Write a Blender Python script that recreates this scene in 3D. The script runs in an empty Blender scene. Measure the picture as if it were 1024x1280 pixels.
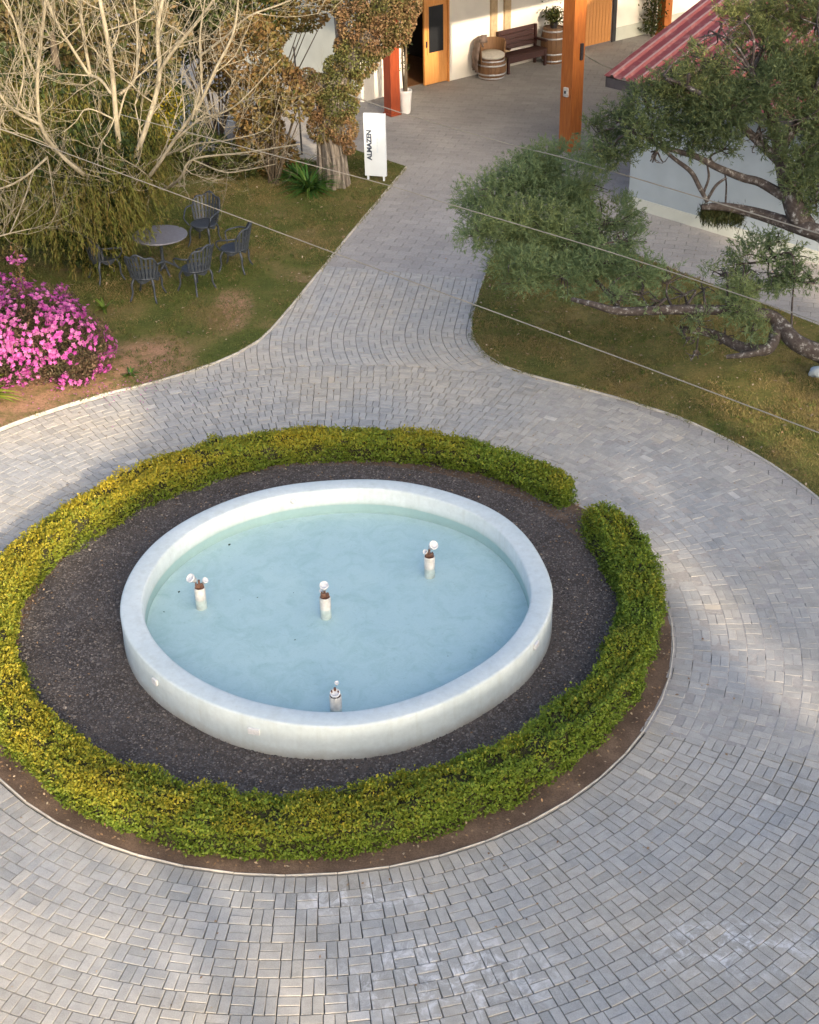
import bpy, math, random
import numpy as np

random.seed(7)
R = np.random.default_rng(11)
scene = bpy.context.scene
COL = scene.collection
rad = math.radians

# ------------------------------------------------------------------ camera
CAM_H, PITCH, ROLL, FPX = 10.371, 0.551280, -0.019326, 1850.0
cam = bpy.data.cameras.new("camera")
cam.sensor_fit = 'VERTICAL'; cam.sensor_height = 36.0; cam.sensor_width = 36.0
cam.lens = 36.0 * FPX / 1280.0
cam.clip_start = 0.1; cam.clip_end = 2000
camo = bpy.data.objects.new("camera", cam); COL.objects.link(camo)
from mathutils import Matrix, Vector
camo.matrix_world = Matrix.Translation((0, 0, CAM_H)) @ Matrix.Rotation(math.pi / 2 - PITCH, 4, 'X') @ Matrix.Rotation(ROLL, 4, 'Z')
scene.camera = camo

# ------------------------------------------------------------------ sky, sun, exposure
SUN_EL = rad(22.0)
SX, SY = 0.42, -0.9075                       # horizontal direction towards the sun
w = bpy.data.worlds.new("World"); scene.world = w; w.use_nodes = True
nt = w.node_tree; nt.nodes.clear()
sky = nt.nodes.new('ShaderNodeTexSky'); sky.sky_type = 'NISHITA'; sky.sun_disc = False
sky.sun_elevation = SUN_EL
sky.sun_rotation = math.atan2(SX, SY)
sky.air_density = 0.8; sky.dust_density = 5.0; sky.ozone_density = 0.3
bg = nt.nodes.new('ShaderNodeBackground'); bg.inputs['Strength'].default_value = 0.15
out = nt.nodes.new('ShaderNodeOutputWorld')
nt.links.new(sky.outputs[0], bg.inputs[0]); nt.links.new(bg.outputs[0], out.inputs[0])
sl = bpy.data.lights.new("sun", 'SUN'); sl.energy = 2.4; sl.angle = rad(0.9); sl.color = (1.0, 0.80, 0.58)
slo = bpy.data.objects.new("sun", sl); COL.objects.link(slo)
slo.rotation_euler = Vector((SX * math.cos(SUN_EL), SY * math.cos(SUN_EL), math.sin(SUN_EL))).to_track_quat('Z', 'Y').to_euler()
slo.location = (0, 0, 30)
scene.view_settings.view_transform = 'Standard'
scene.view_settings.look = 'None'
scene.view_settings.exposure = 1.5
scene.view_settings.gamma = 1.0
scene.view_settings.use_curve_mapping = False

# ------------------------------------------------------------------ helpers: positions
def ray(px, py):
    x = (px - 512.0) / FPX; y = -(py - 640.0) / FPX
    c, s = math.cos(ROLL), math.sin(ROLL)
    x, y = c * x - s * y, s * x + c * y
    return np.array([x, math.cos(PITCH) + y * math.sin(PITCH), -math.sin(PITCH) + y * math.cos(PITCH)])
def pz(px, py, z=0.0):
    r = ray(px, py); t = (CAM_H - z) / -r[2]
    return np.array([r[0] * t, r[1] * t, z])
def pY(px, py, Y):
    r = ray(px, py); t = Y / r[1]
    return np.array([r[0] * t, Y, CAM_H + r[2] * t])

# ------------------------------------------------------------------ helpers: materials
class NT:
    def __init__(s, name):
        s.m = bpy.data.materials.new(name); s.m.use_nodes = True
        s.t = s.m.node_tree; s.t.nodes.clear()
        s.out = s.n('ShaderNodeOutputMaterial')
        s.b = s.n('ShaderNodeBsdfPrincipled')
        s.l(s.b.outputs[0], s.out.inputs[0])
    def n(s, t, **k):
        nd = s.t.nodes.new(t)
        for a, b in k.items(): setattr(nd, a, b)
        return nd
    def l(s, a, b): s.t.links.new(a, b)
    def pos(s):
        if not hasattr(s, '_p'): s._p = s.n('ShaderNodeNewGeometry').outputs['Position']
        return s._p
    def obj(s):
        if not hasattr(s, '_o'): s._o = s.n('ShaderNodeTexCoord').outputs['Object']
        return s._o
    def noise(s, scale, detail=4, rough=.55, vec=None, dist=0):
        nd = s.n('ShaderNodeTexNoise'); nd.inputs['Scale'].default_value = scale
        nd.inputs['Detail'].default_value = detail; nd.inputs['Roughness'].default_value = rough
        nd.inputs['Distortion'].default_value = dist
        s.l(vec if vec is not None else s.pos(), nd.inputs['Vector']); return nd.outputs['Fac']
    def ramp(s, fac, stops, interp='LINEAR'):
        nd = s.n('ShaderNodeValToRGB'); cr = nd.color_ramp; cr.interpolation = interp
        while len(cr.elements) < len(stops): cr.elements.new(.5)
        for e, (p, c) in zip(cr.elements, stops):
            e.position = p; e.color = (c, c, c, 1) if isinstance(c, (int, float)) else (*c, 1)
        s.l(fac, nd.inputs[0]); return nd.outputs[0]
    def attr(s, name):
        nd = s.n('ShaderNodeAttribute'); nd.attribute_name = name; return nd.outputs['Fac']
    def mix(s, f, a, b, mode='MIX'):
        nd = s.n('ShaderNodeMix'); nd.data_type = 'RGBA'; nd.blend_type = mode
        for i, v in ((0, f), (6, a), (7, b)):
            if isinstance(v, (int, float)): nd.inputs[i].default_value = v if i == 0 else (v, v, v, 1)
            elif isinstance(v, tuple): nd.inputs[i].default_value = (*v, 1)
            else: s.l(v, nd.inputs[i])
        return nd.outputs[2]
    def math(s, op, a, b=None, clamp=False):
        nd = s.n('ShaderNodeMath'); nd.operation = op; nd.use_clamp = clamp
        for i, v in ((0, a), (1, b)):
            if v is None: continue
            if isinstance(v, (int, float)): nd.inputs[i].default_value = v
            else: s.l(v, nd.inputs[i])
        return nd.outputs[0]
    def bump(s, h, strength=.3, dist=.01):
        nd = s.n('ShaderNodeBump'); nd.inputs['Strength'].default_value = strength
        nd.inputs['Distance'].default_value = dist
        s.l(h, nd.inputs['Height']); s.l(nd.outputs[0], s.b.inputs['Normal'])
    def set(s, **k):
        for a, v in k.items():
            i = s.b.inputs[{'col': 'Base Color', 'rough': 'Roughness', 'metal': 'Metallic', 'spec': 'Specular IOR Level'}[a]]
            if isinstance(v, (int, float)): i.default_value = v
            elif isinstance(v, tuple): i.default_value = (*v, 1)
            else: s.l(v, i)

def simple(name, c, rough=.7, var=.25, scale=6, bump=.15, metal=0, bscale=60, spec=.4, c2=None):
    k = NT(name)
    a = tuple(x * (1 - var) for x in c); b = c2 or tuple(min(1, x * (1 + var)) for x in c)
    k.set(col=k.ramp(k.noise(scale, 6), [(.3, a), (.7, b)]), rough=rough, metal=metal, spec=spec)
    if bump: k.bump(k.noise(bscale, 4), bump, .01)
    return k.m

def leafmat(name, dark, light, alt=None, trans=.25, rough=.55):
    """tone attribute: dark..light; hue attribute: blends to alt"""
    k = NT(name)
    c = k.mix(k.attr('tone'), dark, light)
    if alt: c = k.mix(k.attr('hue'), c, k.mix(k.attr('tone'), tuple(x * .6 for x in alt), alt))
    k.set(col=c, rough=rough, spec=.25)
    tr = k.n('ShaderNodeBsdfTranslucent'); k.l(c, tr.inputs[0])
    mx = k.n('ShaderNodeMixShader'); mx.inputs[0].default_value = trans
    k.l(k.b.outputs[0], mx.inputs[1]); k.l(tr.outputs[0], mx.inputs[2]); k.l(mx.outputs[0], k.out.inputs[0])
    return k.m

M = {}
def paver_mat():
    k = NT('paver_concrete')
    t = k.attr('tone')
    base = k.ramp(t, [(0, (.31, .315, .30)), (.3, (.355, .358, .343)), (.6, (.395, .395, .375)), (.85, (.43, .425, .40)), (.95, (.435, .41, .355)), (1, (.51, .505, .475))])
    big = k.ramp(k.noise(.45, 4), [(.35, (.88, .905, .95)), (.65, (1.08, 1.02, .94))])
    c = k.mix(1.0, base, big, 'MULTIPLY')
    fine = k.ramp(k.noise(90, 5, .7), [(.3, .8), (.7, 1.15)])
    c = k.mix(1.0, c, fine, 'MULTIPLY')
    mid = k.ramp(k.noise(9, 4, .6), [(.3, .88), (.7, 1.1)])
    c = k.mix(1.0, c, mid, 'MULTIPLY')
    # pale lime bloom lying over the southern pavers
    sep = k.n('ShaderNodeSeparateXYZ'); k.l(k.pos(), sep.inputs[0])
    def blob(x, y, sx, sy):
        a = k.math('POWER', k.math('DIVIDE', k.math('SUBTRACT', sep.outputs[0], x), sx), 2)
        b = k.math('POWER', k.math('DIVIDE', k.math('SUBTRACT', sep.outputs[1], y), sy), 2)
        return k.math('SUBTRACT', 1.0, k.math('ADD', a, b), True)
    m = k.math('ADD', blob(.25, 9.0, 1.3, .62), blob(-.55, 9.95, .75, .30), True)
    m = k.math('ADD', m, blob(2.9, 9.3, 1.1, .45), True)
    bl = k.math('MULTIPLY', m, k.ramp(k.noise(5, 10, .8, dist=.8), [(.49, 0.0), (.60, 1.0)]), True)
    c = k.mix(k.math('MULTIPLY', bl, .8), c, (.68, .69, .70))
    # brown-grey tyre dust, moss and oil marks
    sp_ = k.ramp(k.noise(1.3, 9, .75, dist=.5), [(.56, 0.0), (.70, .45)])
    c = k.mix(sp_, c, (.23, .215, .18))
    ol = k.ramp(k.noise(2.7, 3, .5), [(.73, 0.0), (.80, .4)])
    c = k.mix(ol, c, (.14, .14, .13))
    # soil tint close to the planting ring
    dx = k.math('SUBTRACT', sep.outputs[0], -1.132); dy = k.math('SUBTRACT', sep.outputs[1], 14.494)
    r = k.math('SQRT', k.math('ADD', k.math('MULTIPLY', dx, dx), k.math('MULTIPLY', dy, dy)))
    near = k.ramp(k.math('SUBTRACT', r, 4.1), [(0, .5), (.35, 0.0)])
    c = k.mix(k.math('MULTIPLY', near, k.noise(3, 4)), c, (.33, .27, .2))
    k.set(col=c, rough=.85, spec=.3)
    k.bump(k.noise(160, 4, .7), .35, .004)
    return k.m
M['paver'] = paver_mat()
M['bed'] = simple('joint_sand', (.13, .125, .115), .95, .25, 20, .3)
M['edging'] = simple('edging_concrete', (.44, .42, .375), .9, .2, 8, .3)
def rear_mat():
    k = NT('rear_paving')
    c = k.ramp(k.noise(.5, 5, .6), [(.3, (.29, .282, .27)), (.7, (.38, .368, .35))])
    c = k.mix(1.0, c, k.ramp(k.noise(25, 6, .7), [(.3, .82), (.7, 1.12)]), 'MULTIPLY')
    c = k.mix(1.0, c, k.mix(k.attr('tone'), .93, 1.06), 'MULTIPLY')
    k.set(col=c, rough=.9, spec=.25); k.bump(k.noise(80, 5), .3, .006); return k.m
M['rear'] = rear_mat()
def lawn_mat():
    k = NT('lawn_soil')
    c = k.ramp(k.noise(.75, 5, .6, dist=.5), [(.3, (.055, .080, .020)), (.48, (.105, .115, .032)), (.6, (.16, .135, .052)), (.74, (.25, .175, .10))])
    sep = k.n('ShaderNodeSeparateXYZ'); k.l(k.pos(), sep.inputs[0])
    def bare(x, y, sx, sy):
        a = k.math('POWER', k.math('DIVIDE', k.math('SUBTRACT', sep.outputs[0], x), sx), 2)
        b = k.math('POWER', k.math('DIVIDE', k.math('SUBTRACT', sep.outputs[1], y), sy), 2)
        return k.math('SUBTRACT', 1.25, k.math('ADD', a, b), True)
    m = k.math('ADD', bare(-5.6, 20.5, 1.9, .95), bare(-4.2, 21.6, .8, 1.0), True); m = k.math('ADD', m, bare(-7.5, 19.8, 2.0, 1.6), True)
    m = k.math('ADD', m, bare(-3.0, 23.6, .4, 1.0), True)
    m = k.math('MULTIPLY', m, k.ramp(k.noise(2.6, 7, .7), [(.32, 0.0), (.55, 1.0)]), True)
    dry = k.math('MULTIPLY', k.ramp(k.math('ADD', k.math('MULTIPLY', sep.outputs[0], .1), .3), [(.3, 0.0), (.6, 1.0)]), k.ramp(k.noise(1.9, 7, .7), [(.4, 0.0), (.62, .8)]))
    c = k.mix(dry, c, (.21, .165, .06))
    c = k.mix(m, c, (.36, .215, .135))
    c = k.mix(1.0, c, k.ramp(k.noise(30, 6, .7), [(.3, .65), (.7, 1.3)]), 'MULTIPLY')
    k.set(col=c, rough=.95, spec=.1); k.bump(k.noise(40, 6, .7), .6, .03); return k.m
M['lawn'] = lawn_mat()
def soil_mat(name, a, b, cc):
    k = NT(name)
    c = k.ramp(k.noise(2.2, 6, .65), [(.3, a), (.55, b), (.75, cc)])
    c = k.mix(1.0, c, k.ramp(k.noise(60, 6, .75), [(.3, .6), (.7, 1.35)]), 'MULTIPLY')
    k.set(col=c, rough=.95, spec=.1); k.bump(k.noise(70, 6, .75), .8, .02); return k.m
M['soil'] = soil_mat('island_soil', (.08, .058, .045), (.155, .11, .08), (.26, .185, .13))
M['redsoil'] = soil_mat('reddish_soil', (.20, .115, .07), (.33, .20, .125), (.42, .27, .17))
M['gravel'] = soil_mat('gravel_bed', (.065, .056, .052), (.105, .092, .085), (.15, .125, .11))
def stone_mat():
    k = NT('gravel_stone')
    k.set(col=k.ramp(k.attr('tone'), [(0, (.035, .033, .034)), (.7, (.125, .115, .11)), (.93, (.20, .175, .155)), (1, (.36, .31, .26))]), rough=.85); return k.m
M['stone'] = stone_mat()
def grass_mat():
    return leafmat('grass_blade', (.045, .08, .018), (.13, .17, .04), (.29, .23, .095), .3)
M['grass'] = grass_mat()
def fountain_paint():
    k = NT('fountain_paint')
    c = k.ramp(k.noise(1.6, 5, .6), [(.3, (.47, .55, .57)), (.7, (.56, .63, .645))])
    c = k.mix(.9, c, k.ramp(k.noise(14, 6, .7), [(.3, .9), (.7, 1.05)]), 'MULTIPLY')
    sep = k.n('ShaderNodeSeparateXYZ'); k.l(k.pos(), sep.inputs[0])
    # splashed soil above the foot of the wall, ragged
    h = k.math('ADD', sep.outputs[2], k.math('MULTIPLY', k.math('SUBTRACT', k.noise(5, 6, .7), .5), .22))
    c = k.mix(k.ramp(h, [(.0, .8), (.06, .42), (.17, 0.0)]), c, (.27, .225, .17))
    # vertical drip streaks
    mp = k.n('ShaderNodeMapping'); mp.inputs['Scale'].default_value = (9, 9, .9); k.l(k.pos(), mp.inputs[0])
    st = k.ramp(k.noise(1.2, 5, .6, vec=mp.outputs[0]), [(.5, 0.0), (.74, .3)])
    c = k.mix(st, c, (.36, .40, .37))
    c = k.mix(k.ramp(k.noise(4.5, 10, .8, dist=1.2), [(.62, 0.0), (.70, .2)]), c, (.40, .41, .37))
    dx = k.math('SUBTRACT', sep.outputs[0], -0.874); dy = k.math('SUBTRACT', sep.outputs[1], 14.454)
    inn = k.math('LESS_THAN', k.math('SQRT', k.math('ADD', k.math('MULTIPLY', dx, dx), k.math('MULTIPLY', dy, dy))), 2.36)
    hw = k.math('ADD', sep.outputs[2], k.math('MULTIPLY', k.math('SUBTRACT', k.noise(3.5, 6, .7), .5), .05))
    wl_ = k.math('MULTIPLY', inn, k.ramp(hw, [(.0, .6), (.235, .65), (.262, .25), (.33, .0)]))
    c = k.mix(wl_, c, (.26, .36, .34))
    k.set(col=c, rough=.6, spec=.35); k.bump(k.noise(12, 5, .6), .15, .01); return k.m
M['fpaint'] = fountain_paint()
def basin_mat():
    k = NT('basin_floor_paint')
    c = k.ramp(k.noise(.9, 6, .6, dist=.4), [(.3, (.49, .575, .59)), (.5, (.53, .61, .62)), (.7, (.56, .63, .625))])
    c = k.mix(k.ramp(k.noise(3.5, 7, .7, dist=1.0), [(.45, 0.0), (.70, .5)]), c, (.33, .45, .43))
    c = k.mix(k.ramp(k.noise(11, 8, .75, dist=.8), [(.58, 0.0), (.70, .4)]), c, (.26, .35, .32))
    c = k.mix(.6, c, k.ramp(k.noise(40, 6, .7), [(.3, .9), (.7, 1.06)]), 'MULTIPLY')
    k.set(col=c, rough=.8); return k.m
M['basin'] = basin_mat()
def water_mat():
    k = NT('pool_water')
    tr = k.n('ShaderNodeBsdfTransparent'); tr.inputs[0].default_value = (.84, .94, .95, 1)
    gl = k.n('ShaderNodeBsdfGlossy'); gl.inputs['Roughness'].default_value = .03
    fr = k.n('ShaderNodeFresnel'); fr.inputs[0].default_value = 1.33
    bp = k.n('ShaderNodeBump'); bp.inputs['Strength'].default_value = .12; bp.inputs['Distance'].default_value = .02
    k.l(k.noise(6, 4, .6, dist=.5), bp.inputs['Height'])
    k.l(bp.outputs[0], fr.inputs['Normal']); k.l(bp.outputs[0], gl.inputs['Normal'])
    geo = k.n('ShaderNodeNewGeometry'); ff = k.math('MULTIPLY', fr.outputs[0], k.math('SUBTRACT', 1.0, geo.outputs['Backfacing']))
    mx = k.n('ShaderNodeMixShader'); k.l(ff, mx.inputs[0]); k.l(tr.outputs[0], mx.inputs[1]); k.l(gl.outputs[0], mx.inputs[2])
    k.l(mx.outputs[0], k.out.inputs[0]); return k.m
M['water'] = water_mat()
M['pvc'] = simple('white_pvc', (.50, .50, .47), .5, .22, 14, .1)
M['lampwhite'] = simple('lamp_lens', (.60, .61, .62), .3, .12, 30, .05)
M['copper'] = simple('brown_clamp', (.17, .095, .07), .5, .3, 30, .1, .4)
M['darkmetal'] = simple('dark_metal', (.05, .05, .055), .5, .25, 20, .1, .5)
M['chairmetal'] = simple('blue_grey_metal', (.045, .056, .074), .5, .35, 30, .2, .2)
M['tabletop'] = simple('grey_tabletop', (.15, .155, .19), .55, .12, 20, .1)
M['wallwhite'] = simple('white_render', (.78, .76, .70), .85, .06, 2, .2)
M['wallgrey'] = simple('grey_green_render', (.50, .53, .48), .85, .08, 2, .2)
M['annexwhite'] = simple('bluish_white_render', (.34, .40, .44), .85, .08, 1.5, .2)
M['timber_beige'] = simple('beige_timber', (.48, .36, .22), .7, .15, 12, .2)
def wood(name, a, b, rough=.45, sc=(14, 14, 1.2)):
    k = NT(name)
    mp = k.n('ShaderNodeMapping'); mp.inputs['Scale'].default_value = sc; k.l(k.obj(), mp.inputs[0])
    k.set(col=k.ramp(k.noise(2.2, 8, .65, vec=mp.outputs[0], dist=.6), [(.3, a), (.7, b)]), rough=rough)
    k.bump(k.noise(6, 6, .6, vec=mp.outputs[0]), .2, .006); return k.m
M['postwood'] = wood('orange_varnished_wood', (.26, .07, .015), (.46, .155, .03))
M['postred'] = wood('red_brown_varnished_wood', (.19, .035, .013), (.32, .062, .018))
M['doorwood'] = wood('orange_door_wood', (.60, .26, .07), (.78, .38, .12))
M['door2wood'] = wood('plank_door_wood', (.40, .17, .05), (.62, .30, .10))
M['barrelwood'] = wood('barrel_oak', (.12, .06, .028), (.22, .12, .055), .6)
M['benchwood'] = wood('dark_bench_wood', (.03, .011, .01), (.06, .02, .016), .55)
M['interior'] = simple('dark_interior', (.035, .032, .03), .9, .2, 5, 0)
M['intfloor'] = simple('brown_floor', (.22, .11, .05), .6, .2, 8, .1)
M['glassdark'] = simple('dark_glass', (.02, .022, .025), .08, .1, 3, 0, spec=.6)
M['roofred'] = None
def roof_mat():
    k = NT('weathered_red_sheet')
    c = k.ramp(k.attr('tone'), [(0, (.14, .02, .02)), (.5, (.18, .04, .038)), (1, (.33, .20, .18))])
    c = k.mix(k.ramp(k.noise(5, 7, .7), [(.5, 0.0), (.75, .4)]), c, (.40, .27, .24))
    k.set(col=c, rough=.6); k.bump(k.noise(60, 4), .1, .004); return k.m
M['roofred'] = roof_mat()
M['fascia'] = simple('dark_fascia', (.06, .055, .06), .7, .2, 10, .1)
M['signwhite'] = simple('white_sign_panel', (.56, .63, .71), .4, .04, 4, .03)
M['signink'] = simple('dark_blue_lettering', (.03, .045, .08), .5, .1, 10, 0)
M['signpale'] = simple('pale_blue_lettering', (.42, .52, .62), .5, .1, 10, 0)
M['potwhite'] = simple('white_ceramic', (.72, .73, .74), .5, .06, 6, .05)
M['cloth'] = simple('brown_grey_hide', (.16, .12, .10), .95, .5, 7, .5)
M['cushion'] = simple('pale_cushion', (.55, .52, .45), .9, .12, 12, .2)
M['cable'] = simple('pale_cable', (.27, .25, .20), .6, .1, 8, 0)
M['steel'] = simple('galvanised_steel', (.45, .46, .48), .45, .15, 15, .05, .6)
def bark(name, a, b, c3=None, sc=(9, 9, 3), bs=.6):
    k = NT(name)
    mp = k.n('ShaderNodeMapping'); mp.inputs['Scale'].default_value = sc; k.l(k.pos(), mp.inputs[0])
    st = [(.3, a), (.55, b)] + ([(.7, c3)] if c3 else [])
    k.set(col=k.ramp(k.noise(1.6, 7, .7, vec=mp.outputs[0]), st), rough=.9, spec=.15)
    k.bump(k.noise(3, 7, .7, vec=mp.outputs[0]), bs, .02); return k.m
M['barepale'] = bark('pale_bare_bark', (.15, .13, .09), (.27, .245, .18), (.37, .34, .26), (6, 6, 2), .25)
M['barkgrey'] = bark('grey_stripy_bark', (.06, .052, .045), (.18, .16, .14), (.34, .32, .28), (14, 14, 1.6), .8)
M['barklichen'] = bark('lichened_dark_bark', (.035, .028, .026), (.075, .065, .06), (.36, .37, .36), (9, 9, 9), .8)
M['barkdark'] = bark('dark_bark', (.05, .04, .03), (.11, .09, .065))
M['moss'] = simple('dark_moss', (.07, .06, .045), .95, .4, 30, .6)
M['hedge'] = leafmat('hedge_leaf', (.055, .10, .012), (.19, .28, .035), (.48, .37, .035), .3)
M['hedgecore'] = simple('hedge_twigs', (.035, .035, .014), .95, .4, 20, .5)
M['feather'] = leafmat('feathery_grey_green_leaf', (.055, .105, .045), (.24, .33, .165), (.34, .38, .13), .4)
M['feather2'] = leafmat('feathery_dark_green_leaf', (.032, .06, .028), (.14, .19, .085), (.31, .32, .10), .35)
M['droop'] = leafmat('drooping_olive_leaf', (.035, .05, .012), (.19, .22, .045), (.22, .17, .05), .35)
M['ivy'] = leafmat('autumn_ivy_leaf', (.045, .06, .018), (.16, .165, .05), (.27, .165, .085), .3)
M['rust'] = leafmat('rusty_shrub_leaf', (.085, .05, .02), (.25, .155, .06), (.10, .12, .03), .3)
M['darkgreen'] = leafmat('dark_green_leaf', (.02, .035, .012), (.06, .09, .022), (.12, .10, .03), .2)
M['mixed'] = leafmat('dark_mixed_leaf', (.02, .032, .012), (.09, .11, .03), (.26, .17, .08), .25)
M['strap'] = leafmat('strap_leaf', (.02, .06, .015), (.06, .17, .03), (.35, .42, .06), .25)
M['azleaf'] = leafmat('azalea_leaf', (.03, .035, .02), (.10, .09, .045), (.22, .13, .09), .2)
M['azflower'] = leafmat('azalea_petal', (.32, .04, .25), (.58, .115, .45), (.66, .28, .52), .35)
M['deadleaf'] = leafmat('dead_leaf', (.16, .09, .045), (.36, .23, .12), (.5, .42, .3), .1)
M['wood'] = leafmat('woodland_leaf', (.03, .05, .015), (.09, .13, .03), None, .15)

# ------------------------------------------------------------------ helpers: meshes
class MB:
    """collects polygons of mixed size"""
    def __init__(s): s.v = []; s.f = []; s.t = []
    def add(s, V, F, tone=.5):
        o = len(s.v); s.v.extend([tuple(map(float, p)) for p in V])
        for f in F: s.f.append(tuple(int(i) + o for i in f)); s.t.append(tone)
    def box(s, c, size, rot=0, bev=0, tone=.5, tilt=None):
        x, y, z = [d / 2 for d in size]; c = np.array(c, float)
        b = min(bev, x * .9, y * .9, z * .9)
        if b > 0:
            V = []
            for zz, k in ((-z, b), (-z + b, 0), (z - b, 0), (z, b)):
                xx, yy = x - k, y - k
                V += [(-xx, -yy, zz), (xx, -yy, zz), (xx, yy, zz), (-xx, yy, zz)]
            F = [(3, 2, 1, 0), (12, 13, 14, 15)]
            for l in range(3):
                for i in range(4): F.append((l * 4 + i, l * 4 + (i + 1) % 4, l * 4 + 4 + (i + 1) % 4, l * 4 + 4 + i))
        else:
            V = [(-x, -y, -z), (x, -y, -z), (x, y, -z), (-x, y, -z), (-x, -y, z), (x, -y, z), (x, y, z), (-x, y, z)]
            F = [(3, 2, 1, 0), (4, 5, 6, 7), (0, 1, 5, 4), (1, 2, 6, 5), (2, 3, 7, 6), (3, 0, 4, 7)]
        V = np.array(V)
        if tilt is not None: V = V @ np.array(Matrix.Rotation(tilt[0], 3, tilt[1])).T
        ca, sa = math.cos(rot), math.sin(rot)
        V = np.stack([V[:, 0] * ca - V[:, 1] * sa, V[:, 0] * sa + V[:, 1] * ca, V[:, 2]], 1) + c
        s.add(V, F, tone); return s
    def tube(s, pts, rads, n=8, tone=.5, smooth=0, caps=True):
        V, F = tube_np(pts, rads, n, smooth); s.add(V, F, tone)
        if caps: s.f.append(tuple(range(len(s.v) - n, len(s.v)))); s.t.append(tone); s.f.append(tuple(range(len(s.v) - len(V) + n - 1, len(s.v) - len(V) - 1, -1))); s.t.append(tone)
        return s
    def lathe(s, prof, c=(0, 0, 0), n=24, tone=.5, caps=True):
        V = []; F = []
        for r, z in prof:
            for i in range(n):
                a = 2 * math.pi * i / n; V.append((c[0] + r * math.cos(a), c[1] + r * math.sin(a), c[2] + z))
        for k in range(len(prof) - 1):
            for i in range(n): F.append((k * n + i, k * n + (i + 1) % n, (k + 1) * n + (i + 1) % n, (k + 1) * n + i))
        if caps: F.append(tuple(range(n - 1, -1, -1))); F.append(tuple((len(prof) - 1) * n + i for i in range(n)))
        s.add(V, F, tone); return s
    def mesh(s, name, mat, smooth=False):
        me = bpy.data.meshes.new(name); me.from_pydata(s.v, [], s.f); me.materials.append(mat)
        a = me.attributes.new('tone', 'FLOAT', 'FACE'); a.data.foreach_set('value', np.array(s.t, 'f'))
        if smooth: me.polygons.foreach_set('use_smooth', [True] * len(me.polygons))
        me.update(); return me
    def build(s, name, mat, parent=None, smooth=False):
        return link(name, s.mesh(name, mat, smooth), parent)

def link(name, me, parent=None):
    o = bpy.data.objects.new(name, me); COL.objects.link(o)
    if parent is not None: o.parent = parent
    return o
def empty(name, label, cat, loc=(0, 0, 0), rz=0, group=None, scale=1):
    o = bpy.data.objects.new(name, None); COL.objects.link(o)
    o.location = tuple(float(a) for a in loc); o.rotation_euler = (0, 0, rz); o.scale = (scale,) * 3
    o.empty_display_size = .2
    tag(o, label, cat, group); return o
def tag(o, label, cat, group=None):
    o['label'] = label; o['category'] = cat
    if group: o['group'] = group
    return o
def struct(o): o['kind'] = 'structure'; return o
def stuff(o): o['kind'] = 'stuff'; return o
def copy_tree(o, parent=None):
    c = o.copy(); COL.objects.link(c)
    if parent is not None: c.parent = parent
    for ch in list(o.children): copy_tree(ch, c)
    return c

def np_mesh(name, V, F, mat, tone=None, hue=None, smooth=False):
    V = np.asarray(V, 'f'); F = np.asarray(F, 'i')
    me = bpy.data.meshes.new(name)
    me.vertices.add(len(V)); me.vertices.foreach_set('co', V.ravel())
    k = F.shape[1]
    me.loops.add(F.size); me.loops.foreach_set('vertex_index', F.ravel())
    me.polygons.add(len(F)); me.polygons.foreach_set('loop_start', np.arange(0, F.size, k, dtype='i'))
    me.polygons.foreach_set('loop_total', np.full(len(F), k, 'i'))
    me.materials.append(mat)
    for nm, a in (('tone', tone), ('hue', hue)):
        if a is not None:
            at = me.attributes.new(nm, 'FLOAT', 'FACE'); at.data.foreach_set('value', np.clip(np.asarray(a, 'f'), 0, 1))
    if smooth: me.polygons.foreach_set('use_smooth', np.ones(len(F), bool))
    me.update(calc_edges=True); return me

def catmull(P, n):
    P = np.asarray(P, float); Q = np.vstack([2 * P[0] - P[1], P, 2 * P[-1] - P[-2]]); o = []
    for i in range(1, len(Q) - 2):
        p0, p1, p2, p3 = Q[i - 1:i + 3]
        for t in np.linspace(0, 1, n, endpoint=False):
            o.append(.5 * (2 * p1 + (p2 - p0) * t + (2 * p0 - 5 * p1 + 4 * p2 - p3) * t * t + (3 * p1 - p0 - 3 * p2 + p3) * t ** 3))
    o.append(Q[-2]); return np.array(o)

def tube_np(pts, rads, n=6, smooth=0):
    P = np.asarray(pts, float); r = np.asarray(rads, float) if np.ndim(rads) else np.full(len(P), float(rads))
    if smooth and len(P) > 2:
        u = np.linspace(0, len(P) - 1, (len(P) - 1) * smooth + 1)
        r = np.interp(u, np.arange(len(P)), r); P = catmull(P, smooth)
    T = np.gradient(P, axis=0); T /= np.linalg.norm(T, axis=1)[:, None] + 1e-9
    up = np.array([0, 0, 1.]) if abs(T[0][2]) < .9 else np.array([1., 0, 0])
    A = np.cross(T, up); A /= np.linalg.norm(A, axis=1)[:, None] + 1e-9
    for i in range(1, len(A)):
        A[i] = A[i - 1] - T[i] * (A[i - 1] @ T[i]); A[i] /= np.linalg.norm(A[i]) + 1e-9
    B = np.cross(T, A)
    a = np.arange(n) * 2 * math.pi / n
    V = P[:, None] + r[:, None, None] * (np.cos(a)[None, :, None] * A[:, None] + np.sin(a)[None, :, None] * B[:, None])
    m = len(P); i = np.arange(m - 1)[:, None] * n; j = np.arange(n)[None]
    F = np.stack([i + j, i + (j + 1) % n, i + n + (j + 1) % n, i + n + j], -1).reshape(-1, 4)
    return V.reshape(-1, 3), F

class TB:
    """many tubes -> one mesh (all quads)"""
    def __init__(s): s.V = []; s.F = []; s.n = 0
    def tube(s, p, r, n=6, smooth=0):
        V, F = tube_np(p, r, n, smooth); s.V.append(V); s.F.append(F + s.n); s.n += len(V)
    def build(s, name, mat, parent=None):
        return link(name, np_mesh(name, np.vstack(s.V), np.vstack(s.F), mat, smooth=True), parent)

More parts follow.
